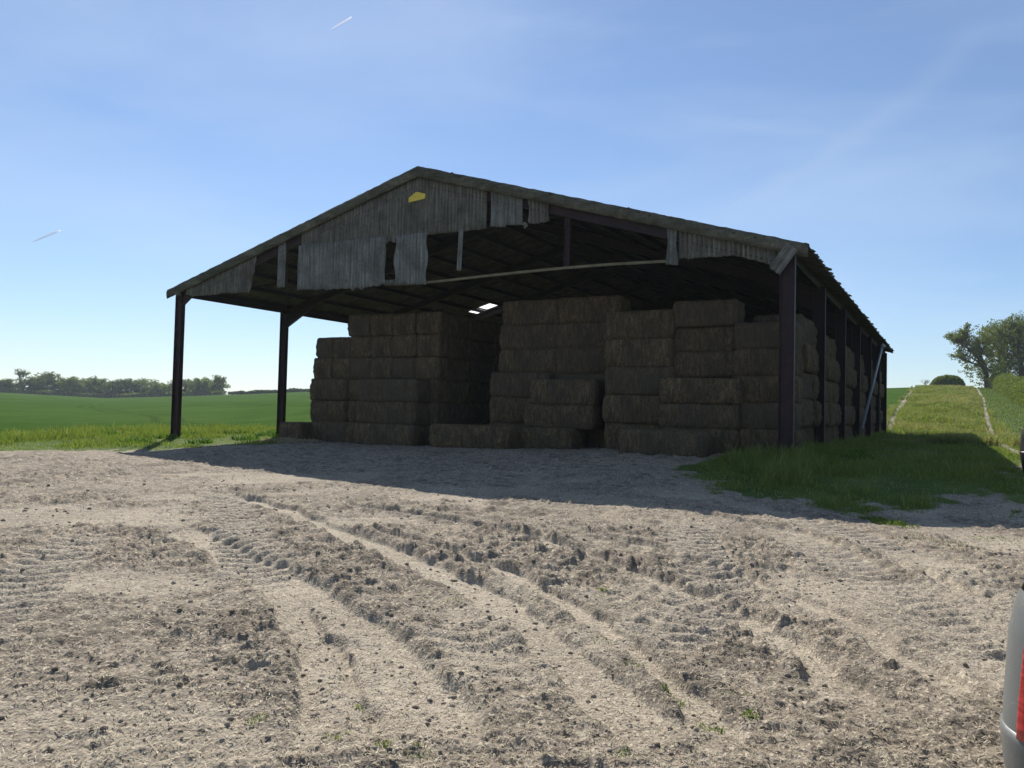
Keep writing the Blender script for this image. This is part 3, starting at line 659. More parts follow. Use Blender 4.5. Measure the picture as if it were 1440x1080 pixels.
# broken piece hanging diagonally at the right-hand post
o = gsheet('broken_sheet', -.19, .19, lambda x: -.42, lambda x: .42, MPALE, y=0, jag=.02, seed=13, label='broken piece of corrugated sheet hanging askew on the front right post')
o.location = (26.05, -.27, 5.70); o.rotation_euler = (.1, math.radians(38), 0)
o = gsheet('broken_sheet', -.10, .10, lambda x: -.09, lambda x: .09, MPALE, y=0, jag=.02, seed=14, label='small pale broken scrap of sheet caught on the gable')
o.location = (17.62, -.17, 7.46); o.rotation_euler = (.1, math.radians(50), 0)
# back wall of full-height sheets, and back gable
nxs = int(BW/CP*6); xs = np.linspace(.1, BW-.1, nxs); off = .027*np.cos(2*np.pi*xs/CP)
V = np.concatenate([np.stack([xs, LEN+.14+off, np.full(nxs, -.5)], 1), np.stack([xs, LEN+.14+off, np.array([zr(x)-.12 for x in xs])], 1)])
npmesh('back_wall', V, [np.array([(i+1, i, nxs+i, nxs+i+1) for i in range(nxs-1)])], MSHEET, barn, True)

# yellow badge on the gable: a small flat plate in the outline of a barn
sg = NT('yellow_painted_plate'); sg.out(sg.ramp(sg.noise(sg.coord('Object'), 6, 4), [(.35, (.62, .46, .06)), (.65, (.78, .60, .09))]), .5, .3)
pl = [(-.37, -.14), (.36, -.07), (.37, .10), (.02, .21), (-.05, .21), (-.37, .03)]
V = [(x, y, z) for y in (-.012, .012) for x, z in pl]; k = len(pl)
F6 = [np.array([list(range(k))]), np.array([list(range(2*k-1, k-1, -1))])]; FQ_ = np.array([(i+k, (i+1) % k+k, (i+1) % k, i) for i in range(k)])
sn_ = npmesh('gable_sign', V, F6+[FQ_], sg.m); P = L2W(13.10, -.15, 8.91); sn_.location = P; sn_.rotation_euler = (0, 0, -YAW)
tag(sn_, 'small yellow barn-shaped plate fixed high on the grey gable under the ridge', 'sign')

# fallen downpipe leaning at the far right side
pp = empty('drainpipe', tuple(L2W(26.75, 24.5, 0)), -YAW, label='loose grey drainpipe leaning against the barn\'s right side below the eave', cat='drainpipe')
mp_ = mat_paint('grey_plastic_pipe', (.15, .16, .165), (.10, .10, .095), .5, .5)
def lsec(x, y, xx):   # pixel -> local (y, z) on the plane x = xx
    d = ray(x, y); lx0, ly0 = w2l(0, 0); dl = (d.x*XA[0]+d.y*XA[1], d.x*YA[0]+d.y*YA[1]); t = (xx-lx0)/dl[0]
    return float(ly0+t*dl[1]), float(CAMZ+t*d.z)
ya, za = lsec(1212, 603, 26.75); yb, zb_ = lsec(1240, 490, 26.75); 
m = MB(); m.tube([(0, ya-24.5, max(za, .05)), (0, yb-24.5, zb_)], .07, 10); m.build('pipe', mp_, pp, True)
m = MB(); m.tube([(0, yb-24.5-.02, zb_), (0, yb-24.5+.5, zb_+.25), (0, yb-24.5+2.2, zb_+.30)], .085, 10); m.build('elbow', mp_, pp, True)

# ------------------------------------------------------------------ straw bales
def bale_mesh(seed, L=2.4, W=1.05, H=.88, tuft=.02):
    nx, ny, nz_ = 30, 12, 11; r = np.random.default_rng(seed)
    V = []; idx = {}
    def vid(i, j, k):
        if (i, j, k) not in idx: idx[(i, j, k)] = len(V); V.append((i/nx*2-1, j/ny*2-1, k/nz_*2-1))
        return idx[(i, j, k)]
    Q = []
    for i in range(nx):
        for j in range(ny):
            Q.append((vid(i, j, 0), vid(i, j+1, 0), vid(i+1, j+1, 0), vid(i+1, j, 0))); Q.append((vid(i, j, nz_), vid(i+1, j, nz_), vid(i+1, j+1, nz_), vid(i, j+1, nz_)))
        for k in range(nz_):
            Q.append((vid(i, 0, k), vid(i+1, 0, k), vid(i+1, 0, k+1), vid(i, 0, k+1))); Q.append((vid(i, ny, k), vid(i, ny, k+1), vid(i+1, ny, k+1), vid(i+1, ny, k)))
    for j in range(ny):
        for k in range(nz_):
            Q.append((vid(0, j, k), vid(0, j, k+1), vid(0, j+1, k+1), vid(0, j+1, k))); Q.append((vid(nx, j, k), vid(nx, j+1, k), vid(nx, j+1, k+1), vid(nx, j, k+1)))
    P = np.array(V); h = np.array([L, W, H])/2
    p = P*h; rr = .06; q = np.clip(p, -(h-rr), h-rr); d = p-q; ln = np.linalg.norm(d, axis=1); ok = ln > 1e-6
    nrm = np.where(ok[:, None], d/np.maximum(ln, 1e-6)[:, None], 0); p = np.where(ok[:, None], q+nrm*rr, p)
    nn = nrm.copy(); flat = ~ok
    # bulge, flake ridges (each flake a slice across the length), twine grooves, roughness
    bul = .06*(1-np.abs(P[:, 2])**2.5)
    fk = (vnoise(p[:, 0]*9+seed, p[:, 0]*0, seed)-.5)*.045; rg = (fbm(p[:, 0]*7+p[:, 2]*5, p[:, 1]*7-p[:, 2]*6, 3, seed)-.5)*.11
    mid_ = np.exp(-((P[:, 2]-.05*np.sin(p[:, 0]*3+seed))/.07)**2)*.028*(fbm(p[:, 0]*2, p[:, 1]*0, 2, seed+9) > .42)
    tw = sum(np.exp(-((p[:, 1]-t*W/2)/.03)**2) for t in (-.66, -.22, .22, .66))*-.018
    o = bul+fk+rg-mid_; p[:, 1] += nn[:, 1]*o*1.0; p[:, 2] += nn[:, 2]*(rg*.5+fk*.3+tw+.012); p[:, 0] += nn[:, 0]*(rg*1.2+bul*1.3)
    p[:, 2] = np.clip(p[:, 2], -H/2, H/2+.01)
    p[:, 2] += H/2
    # ragged wisps
    n = 620; face = r.integers(0, 5, n); a = r.uniform(-1, 1, (n, 3)); 
    ax = np.array([1, 1, 0, 0, 2])[face]; sgn = np.array([1, -1, 1, -1, 1])[face]; a[np.arange(n), ax] = sgn
    c = a*h*.985; c[:, 2] += H/2; out = np.zeros((n, 3)); out[np.arange(n), ax] = sgn
    dr = out*.7+r.normal(0, .7, (n, 3)); dr /= np.linalg.norm(dr, axis=1)[:, None]; l = r.uniform(.02, .075, n)[:, None]
    sd = np.cross(dr, r.normal(0, 1, (n, 3))); sd /= np.linalg.norm(sd, axis=1)[:, None]
    b = len(p); W3 = np.stack([c-sd*.004, c+sd*.004, c+dr*l], 1).reshape(-1, 3)
    T = b+np.arange(n)[:, None]*3+np.arange(3)[None]
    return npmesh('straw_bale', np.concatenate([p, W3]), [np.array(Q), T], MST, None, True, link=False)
BM = [bale_mesh(i) for i in range(5)]
for b_ in BM: pass
BR = random.Random(11); NBALE = 0
def bale(lx, ly, z, along='x', label='', group=None, L=2.4, W=1.05, H=.88, jit=1.0):
    """lx, ly: centre in barn coordinates"""
    global NBALE; NBALE += 1
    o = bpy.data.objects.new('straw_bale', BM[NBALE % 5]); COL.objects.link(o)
    a = (0 if along == 'x' else math.pi/2)-YAW+BR.uniform(-.018, .018)*jit+(math.pi if BR.random() < .5 else 0)
    o.location = L2W(lx+BR.uniform(-.04, .04)*jit, ly+BR.uniform(-.09, .09)*jit, z); o.rotation_euler = (BR.uniform(-.006, .006), BR.uniform(-.006, .006), a)
    o.scale = (L/2.4*BR.uniform(.97, 1.01), W/1.05*BR.uniform(.98, 1.02), H/.88*BR.uniform(1.035, 1.06))
    return tag(o, label, 'straw bale', group)
GA = 'bales of the left hand stack'
def oth(i, n): return 'topmost' if i == n-1 else ('bottom' if i == 0 else ORD[i])
# left stack: ends or sides towards the yard
AF = 2.3; z0 = -.36; hA = .90
def row_fill(x0, x1, k, w):  return x0+(k+.5)*w
for c in range(5):
    # two end-on bales at the stack's left, then bales lying along the front
    lay = [(6.0, .95, 'y'), (7.0, .95, 'y'), (8.05, 1.05, 'y'), (9.15, 1.05, 'y'), (10.25, 1.1, 'y'), (11.4, 1.05, 'y')] if c < 3 else [(6.15, .9, 'y'), (7.1, .95, 'y'), (8.1, 1.05, 'y'), (9.2, 1.05, 'y'), (10.3, 1.1, 'y'), (11.45, 1.05, 'y')]
    for i, (x, w, al) in enumerate(lay):
        bale(x+w/2, AF+1.2, z0+c*hA, 'y', 'left stack, end-on straw bale, %s course, %s from its outer edge' % (oth(c, 9).replace('bottom', 'ground'), ORD[i]), GA, 2.4, w+.05, hA-.015)
for c in range(3):
    bale(10.75, AF-.42, z0+c*hA*.985, 'x', '%s of three long bales standing proud at the left stack\'s foot' % ('uppermost', 'middle', 'lowest')[2-c], GA, 2.85, 1.1, hA*.985-.012)
    for i, x in enumerate(()): bale(x, AF+2.2, z0+c*hA, 'y', '%s straw bale, %s course, behind the left stack\'s proud bales' % (ORD[i], ORD[c]), GA, 2.4, 1.05, hA-.015) if c == 2 else None
for i, x in enumerate((8.0, 9.15, 10.3, 11.45)):
    bale(x+.53, AF+1.2, z0+5*hA, 'y', 'straw bale in the left stack\'s short topmost course, %s from left' % ORD[i], GA, 2.4, 1.1, hA-.02)
for c in range(6):
    for i in range(5):
        yy = 5.0+i*2.42; xx = 12.0-.42+((c+i) % 2)*.06
        bale(xx, yy+1.1, z0+.06+c*hA, 'y', 'straw bale on the left stack\'s inner flank, %s course up, %s back' % (ORD[c], ORD[i]), 'bales along the inner flank of the left stack', 2.4, 1.1, hA-.015)
# middle stack
GC = 'bales of the middle stack'
hC = .93
for c in range(6):
    for i, x in enumerate((15.0, 17.45)):
        pro = .0 if c > 1 else .35
        ylo = 3.0-(.45 if c < 3 and i == 0 else 0)
        bale(x+1.2-(.15 if c < 3 and i == 0 else 0), ylo+.55, -.18+c*hC, 'x', '%s straw bale of the middle stack\'s %s column' % (('bottom', 'second', 'third', 'fourth', 'fifth', 'topmost')[c], ('left', 'right')[i]), GC, 2.42, 1.1, hC-.015)
bale(18.15, 2.45, 1.42, 'x', 'dark straw bale perched on top of the stepped pile before the middle stack', 'stepped pile before the middle stack', 2.5, 1.05, .88)
bale(18.15, 2.2, .60, 'x', 'paler middle straw bale of the stepped pile before the middle stack', 'stepped pile before the middle stack', 2.6, 1.2, .80)
bale(17.55, 1.75, -.22, 'x', 'bottom straw bale of the stepped pile before the middle stack', 'stepped pile before the middle stack', 2.6, 1.3, .80)
# right stacks
GD = 'bales of the right hand stacks'
hD = .86
for c in range(5):
    bale(21.10, 2.2, -.08+c*.94, 'x', '%s straw bale of the column just right of the middle stack' % ('bottom', 'second', 'third', 'fourth', 'topmost')[c], GD, 2.35, 1.1, .925)
for c in range(5):
    z = -.06+c*.95
    if c in (0, 1): continue
    bale(23.25, 2.35, -.02+2.42+(c-2)*.83, 'x', '%s of the three straw bales set back above the proud block on the right' % ('lowest', 'middle', 'topmost')[c-2], GD, 2.05, 1.1, .82)
for c in range(3):
    bale(23.25, 1.75, -.06+c*.80, 'x', '%s straw bale of the proud three-bale block left of the right corner stack' % ('bottom', 'middle', 'top')[c], GD, 2.5, 1.1, .79)
GE = 'bales of the right flank between the posts'
for c in range(5):
    bale(25.22, 2.05, -.04+c*.83, 'x', '%s straw bale of the corner stack behind the two front right posts' % ('bottom', 'second', 'middle', 'fourth', 'topmost')[c], GD, 1.85, 1.1, .82)
k = 0
for c in range(5):
    for i in range(12):
        yy = 4.0+i*2.85
        bale(25.30+(.16 if c in (1, 3) else 0)+BR.uniform(-.05, .07), yy, -.02+c*.90, 'y', 'straw bale on the right flank, %s course up, %s back from the corner stack' % (ORD[c], ORD[i]), GE, 2.15, 1.35+BR.uniform(-.05, .1), .89, 1.6)
# single bales on the floor in front
def front(x0, x1, yb, yy): a = onfront(x0, yb, yy); b = onfront(x1, yb, yy); return (a[0]+b[0])/2, b[0]-a[0]
cx_, w_ = front(604, 714, 610, .2); bale(cx_, .75, -.22, 'x', 'lone dark straw bale on the floor in front of the deep gap between stacks', 'single bales on the floor', w_, 1.05, .84, .3)
cx_, w_ = front(870, 989, 620, -.6); bale(cx_, -.05, -.13, 'x', 'long ragged straw bale lying on the ground in front of the right hand stacks', 'single bales on the floor', w_, 1.1, .80, .3)
bale(5.55, AF+.3, -.38, 'y', 'low straw bale catching the sun on the ground at the left stack\'s outer end', 'single bales on the floor', 2.2, 1.15, .80, .3)
# spilled straw pile in the sun at left
n_ = 9000; a = RNG.uniform(0, 6.28, n_); q = RNG.uniform(0, 1, n_)**.6
P0 = at(405, 622); X = P0.x+q*np.cos(a)*1.3; Y = P0.y+q*np.sin(a)*1.0; Z = gz(X, Y)+.16*(1-q)*RNG.uniform(0, 1, n_)
L_ = RNG.uniform(.06, .28, n_); th = RNG.uniform(0, 3.14, n_); ti = RNG.normal(0, .3, n_); V = np.empty((n_, 4, 3))
for k, (s_, t_) in enumerate(((-1, -1), (1, -1), (1, 1), (-1, 1))):
    V[:, k, 0] = X+s_*L_/2*np.cos(th)-t_*.008*np.sin(th); V[:, k, 1] = Y+s_*L_/2*np.sin(th)+t_*.008*np.cos(th); V[:, k, 2] = Z+.02+s_*L_/2*ti+t_*.004
ms = NT('loose_straw'); ms.out(ms.ramp(ms.attr('rnd'), [(0, (.25, .19, .11)), (1, (.58, .50, .34))]), .8, .2)
tag(npmesh('loose_straw', V.reshape(-1, 3), [np.arange(n_)[:, None]*4+np.arange(4)[None]], ms.m, None, False, dict(rnd=np.repeat(RNG.uniform(0, 1, n_), 4))), kind='stuff', label='heap of loose straw spilled in the sun beside the left stack')

# ------------------------------------------------------------------ trees
def leaf_quads(C, r, n, size, seed, flat=1.0):
    g = np.random.default_rng(seed); C = np.asarray(C); m = len(C)*n
    c = np.repeat(C, n, 0); rr = np.repeat(np.broadcast_to(r, (len(C),)), n)[:, None]
    d = g.normal(0, 1, (m, 3)); d /= np.linalg.norm(d, axis=1)[:, None]; p = c+d*rr*g.uniform(.15, 1, (m, 1))**.6*np.array([1, 1, flat])
    a = g.normal(0, 1, (m, 3)); a /= np.linalg.norm(a, axis=1)[:, None]; b = np.cross(a, g.normal(0, 1, (m, 3))); b /= np.linalg.norm(b, axis=1)[:, None]
    s = size*g.uniform(.6, 1.4, (m, 1)); V = np.stack([p-a*s, p+b*s*.6, p+a*s, p-b*s*.6], 1).reshape(-1, 3)
    return V, np.arange(m)[:, None]*4+np.arange(4)[None], np.repeat(np.clip(np.repeat(g.uniform(0, .5, len(C)), n)+g.uniform(0, .5, m), 0, 1), 4)
def branches(H, seed, levels, spread, trunk_r, fork=.28, lean=(0, 0), nk=(3, 4)):
    R_ = random.Random(seed); m = MB(); tips = []
    def grow(p, d, L, r, lv):
        pts = [p]; q = p.copy(); dd = d.copy()
        for i in range(3):
            gs = .13 if lv else .04; dd = (dd+Vector((R_.gauss(0, gs), R_.gauss(0, gs), R_.gauss(.03, .08)))).normalized(); q = q+dd*L/3; pts.append(q.copy())
        m.tube(pts, [r, r*.86, r*.74, r*.6], 6 if lv > 1 else 8, False)
        if lv >= levels: tips.append(tuple(q)); tips.append(tuple(pts[2])); return
        for k in range(R_.randint(*nk)):
            a = R_.uniform(0, 6.28); t = Vector((math.cos(a), math.sin(a), 0))*spread*R_.uniform(.6, 1.2)+dd*.9+Vector((0, 0, .12)); t.normalize()
            grow(pts[-1] if k < 2 else pts[2], t, L*R_.uniform(.6, .82), r*.55, lv+1)
    grow(Vector((0, 0, -.3)), Vector((lean[0], lean[1], 1)).normalized(), H*fork, trunk_r, 0)
    return m, np.array(tips)
def tree_meshes(nm, H, W, seed, levels, n, size, clump, spread=.75, trunk_r=.28, mat=None, fork=.28, extra=0, low=.1, nk=(3, 4), bare=False):
    m, tips = branches(H, seed, levels, spread, trunk_r, fork, nk=nk)
    sx = W/2/np.percentile(np.abs(tips[:, :2]), 97); sz = H*.95/tips[:, 2].max()
    sc_ = np.array([sx, sx, sz]); P = np.array([tuple(v) for v in m.V])*sc_
    tr = npmesh('trunk', P, [np.array(m.Q)], MBARK, None, True, link=False)
    C = tips*sc_; g = np.random.default_rng(seed)
    if extra:
        u = g.normal(0, 1, (extra, 3)); u /= np.linalg.norm(u, axis=1)[:, None]; C = np.concatenate([C, u*np.array([W*.42, W*.42, H*(.46-low/2)])*g.uniform(.5, 1, (extra, 1))+[0, 0, H*(.5+low/2)]])
    V_, F_, r__ = leaf_quads(C, clump*g.uniform(.6, 1.2, len(C)), n, size, seed, .75)
    k = V_[:, 2] > H*low*.3; 
    cw = npmesh('crown', V_, [F_], mat, None, False, dict(rnd=r__), link=False)
    return tr, cw
def place_tree(ms, X, Y, Z, rz, sc, label, cat='tree', group=None, name='tree'):
    e = empty(name, (X, Y, Z), rz, label=label, cat=cat, group=group); e.scale = sc
    for nme, me in zip(('trunk', 'crown'), ms):
        if me: o = bpy.data.objects.new(nme, me); COL.objects.link(o); o.parent = e
    return e
# far treeline beyond the crop, left: (photo x, top y, base y, width px, kind)
FT = [tree_meshes('far', 10, 11, 100+i, 2, 40, .30, 1.5, .8, .3, MLEAFD, .2, 90, .04) for i in range(4)]
FSP = tree_meshes('far', 12, 7, 130, 3, 9, .28, 1.2, .6, .25, MLEAFD, .2, 26, .1)
line = [(4, 531, 549, 42, 0, 'far pale tree cut by the left edge of the photo'), (34, 519, 550, 30, 9, 'thin ragged tree standing taller above the left end of the far treeline'), (20, 538, 551, 34, 1, 'low dark bush-like tree between the pale edge tree and the ragged tree'),
        (50, 532, 551, 34, 2, 'small round tree directly right of the thin ragged far tree'), (63, 523, 552, 48, 3, 'broad tall rounded tree near the left end of the far treeline'), (86, 532, 553, 34, 0, 'lower tree just right of the broad tall rounded one'),
        (104, 530, 554, 40, 1, 'left tree of the pair with a bright gap under its crown'), (122, 532, 555, 32, 2, 'right tree of the pair with a bright gap under its crown'), (140, 530, 556, 44, 0, 'wide even-topped tree in the middle of the far treeline'), (160, 535, 556, 32, 3, 'low tree in the dip of the far treeline'),
        (180, 531, 557, 42, 1, 'first of the two tall crowns left of the front corner post'), (203, 532, 557, 42, 2, 'second of the two tall crowns left of the front corner post'), (224, 538, 557, 32, 0, 'low tree just left of the front corner post'), (243, 534, 557, 34, 3, 'far tree cut by the barn\'s front left corner post'),
        (262, 533, 556, 34, 1, 'far tree just right of the front left corner post'), (280, 530, 555, 36, 0, 'fourth far tree from the right end of the treeline'), (292, 536, 555, 26, 2, 'small low far tree in the notch before the last crown'), (305, 529, 554, 34, 3, 'dark domed tree that ends the far treeline on the right')]
for i, (px, ty, by, wpx, kd, lab) in enumerate(line):
    D = 352+(i % 3)*7; X = (px-720+(by-577)*ROLL)/FPX*D; Y = D; Z = float(terrain(X, Y))-.6
    ms = FSP if kd == 9 else FT[kd]; h0 = 12 if kd == 9 else 10; w0 = 7 if kd == 9 else 11
    Zt = CAMZ+D*((577+ROLL*(px-720))-ty)/FPX
    place_tree(ms, X, Y, Z, i*1.3, ((wpx*(1.02-.12*(i % 3 == 1))/FPX*D)/w0,)*2+((Zt-Z)/h0*(1.0+.03*math.sin(i*2.3)),), lab, 'tree', 'trees of the far treeline beyond the crop')
# undergrowth under the far treeline
def hedge(name, path, h, w, n, size, mat, label, cat, kind=None, core=True, seed=1, hv=.25):
    g = np.random.default_rng(seed); P = np.array(path, float); sl = np.r_[0, np.cumsum(np.hypot(*np.diff(P[:, :2], axis=0).T))]
    t = g.uniform(0, sl[-1], n); X = np.interp(t, sl, P[:, 0]); Y = np.interp(t, sl, P[:, 1]); i = np.clip(np.searchsorted(sl, t)-1, 0, len(P)-2)
    dx, dy = np.diff(P[:, :2], axis=0)[i].T; L = np.hypot(dx, dy); nx, ny = -dy/L, dx/L
    hh = h*(np.sqrt(np.clip(np.minimum(t, sl[-1]-t)/7, .02, 1)) if name == 'bank_hedge' else 1 if name != 'trimmed_bush' else np.sqrt(np.clip(1-np.abs(2*t/sl[-1]-1)**3, .12, 1)))*(1+hv*2*(fbm(t*.25, t*0+seed, 3, seed)-.5)+.12*(vnoise(t*1.1, t*0, seed)-.5)); u = g.uniform(-1, 1, n)
    v = g.uniform(0, 1, n)**.7; sh = np.sqrt(np.clip(1-v**4, .02, 1)); off = u*w/2*sh; Z = terrain(X+nx*off, Y+ny*off)+v*hh
    C = np.stack([X+nx*off, Y+ny*off, Z], 1); V_, F_, r__ = leaf_quads(C, .3*min(1, h/2), 4, size, seed)
    o = tag(npmesh(name, V_, [F_], mat, None, False, dict(rnd=r__)), label, cat, None, kind)
    if core:
        ts = np.linspace(sl[-1]*.05, sl[-1]*.95, 60); V2 = []
        for t_ in ts:
            x = np.interp(t_, sl, P[:, 0]); y = np.interp(t_, sl, P[:, 1]); j = min(max(np.searchsorted(sl, t_)-1, 0), len(P)-2); d = (P[j+1]-P[j])[:2]; d = d/np.hypot(*d); z = float(terrain(x, y))
            V2 += [(x-d[1]*-w*.3, y+d[0]*-w*.3, z-.4), (x-d[1]*-w*.22, y+d[0]*-w*.22, z+h*.7), (x+d[1]*-w*.22, y-d[0]*-w*.22, z+h*.7), (x+d[1]*-w*.3, y-d[0]*-w*.3, z-.4)]
        F2 = [(k*4+a, k*4+a+1, k*4+a+5, k*4+a+4) for k in range(59) for a in range(3)]+[(0, 1, 2, 3), (239, 238, 237, 236)]
        npmesh('branches', V2, [np.array(F2)], MBARK, o)  # solid core added to give the hedge a dark, shaded-looking inside; no modelled twigs
    return o
def far(px, D): X = (px-720)/FPX*D; return (X, D)
hedge('undergrowth', [far(-60, 346), far(100, 347), far(318, 350)], 1.8, 4, 3200, .36, MLEAFD, 'dark scrub filling the foot of the far treeline', None, 'stuff', seed=3)
hedge('far_hedge', [far(322, 345), far(380, 345), far(436, 342), far(520, 338)], 1.4, 2.5, 2600, .30, MLEAFD, 'low dark hedge on the horizon between the two left posts', 'hedge', seed=4, hv=.5)
# hedge on the bank right of the track
def lp(lx, ly): q = OR+lx*XA+ly*YA; return (q[0], q[1])
hedge('bank_hedge', [lp(39.2, 45), lp(39.3, 60), lp(39.0, 100), lp(38.6, 140), lp(38.2, 158)], 2.7, 3.6, 34000, .10, MHEDGE, 'long sunlit green hedge on the bank right of the farm track', 'hedge', seed=6, hv=.12)
# brambly mound at the top of the strip and the bare bush beside it
hedge('trimmed_bush', [lp(27.0, 150), lp(29.6, 150), lp(32.6, 150)], 2.3, 3.4, 5200, .12, MHEDGE, 'rounded green bush with a brown top crowning the grass strip on the hill', 'bush', seed=8, hv=.06)
m, tips = branches(4.2, 5, 4, .8, .10, .22); bb = empty('bare_shrub', (*lp(26.2, 152), float(terrain(*lp(26.2, 152)))), 0, label='leafless grey shrub left of the trimmed bush on the hilltop', cat='shrub')
o = m.build('branch_fan', mat_bark('grey_twigs', (.16, .14, .12), (.26, .23, .2)), bb, True); o.scale = (1.35, 1.35, 1.0)
# small stake with a weed stem in the strip
P = at(1314, 586); X, Y = P.x, P.y; zz = float(terrain(X, Y)); sp = empty('stake', (X, Y, zz), .3, label='short dark wooden stake standing in the rough grass strip', cat='stake')
m = MB(); m.tube([(0, 0, -.3), (.02, 0, .9), (.05, 0, 1.55)], [.055, .05, .04], 7); m.tube([(.04, 0, 1.2), (-.3, .05, 1.55)], .025, 6); m.tube([(.04, 0, 1.3), (.25, .05, 1.75)], .02, 6); m.build('post', MBARK, sp, True)
# group of trees on the right-hand hilltop
RT = [tree_meshes('near', 12, 12, 40+i, 4, 20, .14, .66, .85, .17, MLEAF, .13, 330, .0, (3, 4)) for i in range(3)]
for i, (px, D, h, w, k, lab) in enumerate([(1390, 150, 12.8, 13.5, 0, 'leftmost tree of the hilltop group, its crown reaching out over the track'), (1414, 156, 15.0, 12.5, 1, 'tallest tree of the hilltop group on the right'),
                                          (1437, 150, 14.6, 13.0, 2, 'tree of the hilltop group standing at the right edge of the photo'), (1462, 155, 12.6, 11.5, 0, 'tree of the hilltop group mostly beyond the right edge')]):
    X, Y = far(px, D); Z = float(terrain(X, Y))-.3
    place_tree(RT[k], X, Y, Z, i*2.1, (w/12, w/12, h/12), lab, 'tree', 'trees on the right hand hilltop')
# ------------------------------------------------------------------ contrails
mc = NT('contrail_ice'); mc.out((.95, .95, .95), 1, 0); mc.b = mc.new('ShaderNodeBsdfTranslucent'); mc.b.inputs[0].default_value = (1, 1, 1, 1)
tr_ = mc.new('ShaderNodeBsdfTransparent'); mxx = mc.new('ShaderNodeMixShader'); mxx.inputs[0].default_value = .38; mc.l.new(tr_.outputs[0], mxx.inputs[1]); mc.l.new(mc.b.outputs[0], mxx.inputs[2]); mc.l.new(mxx.outputs[0], mc.n['Material Output'].inputs['Surface'])
for (a, b, lab) in (((465, 41), (494, 24), 'short white contrail high in the sky above the barn ridge'), ((42, 342), (85, 324), 'short white contrail low in the sky at the left')):
    pa = Vector((0, 0, CAMZ))+ray(*a).normalized()*9000; pb = Vector((0, 0, CAMZ))+ray(*b).normalized()*9600
    m = MB(); m.tube([pa.lerp(pb, t) for t in np.linspace(0, 1, 7)], [2, 6, 9, 11, 12, 11, 5], 8); tag(m.build('contrail', mc.m, None, True), lab, 'contrail')

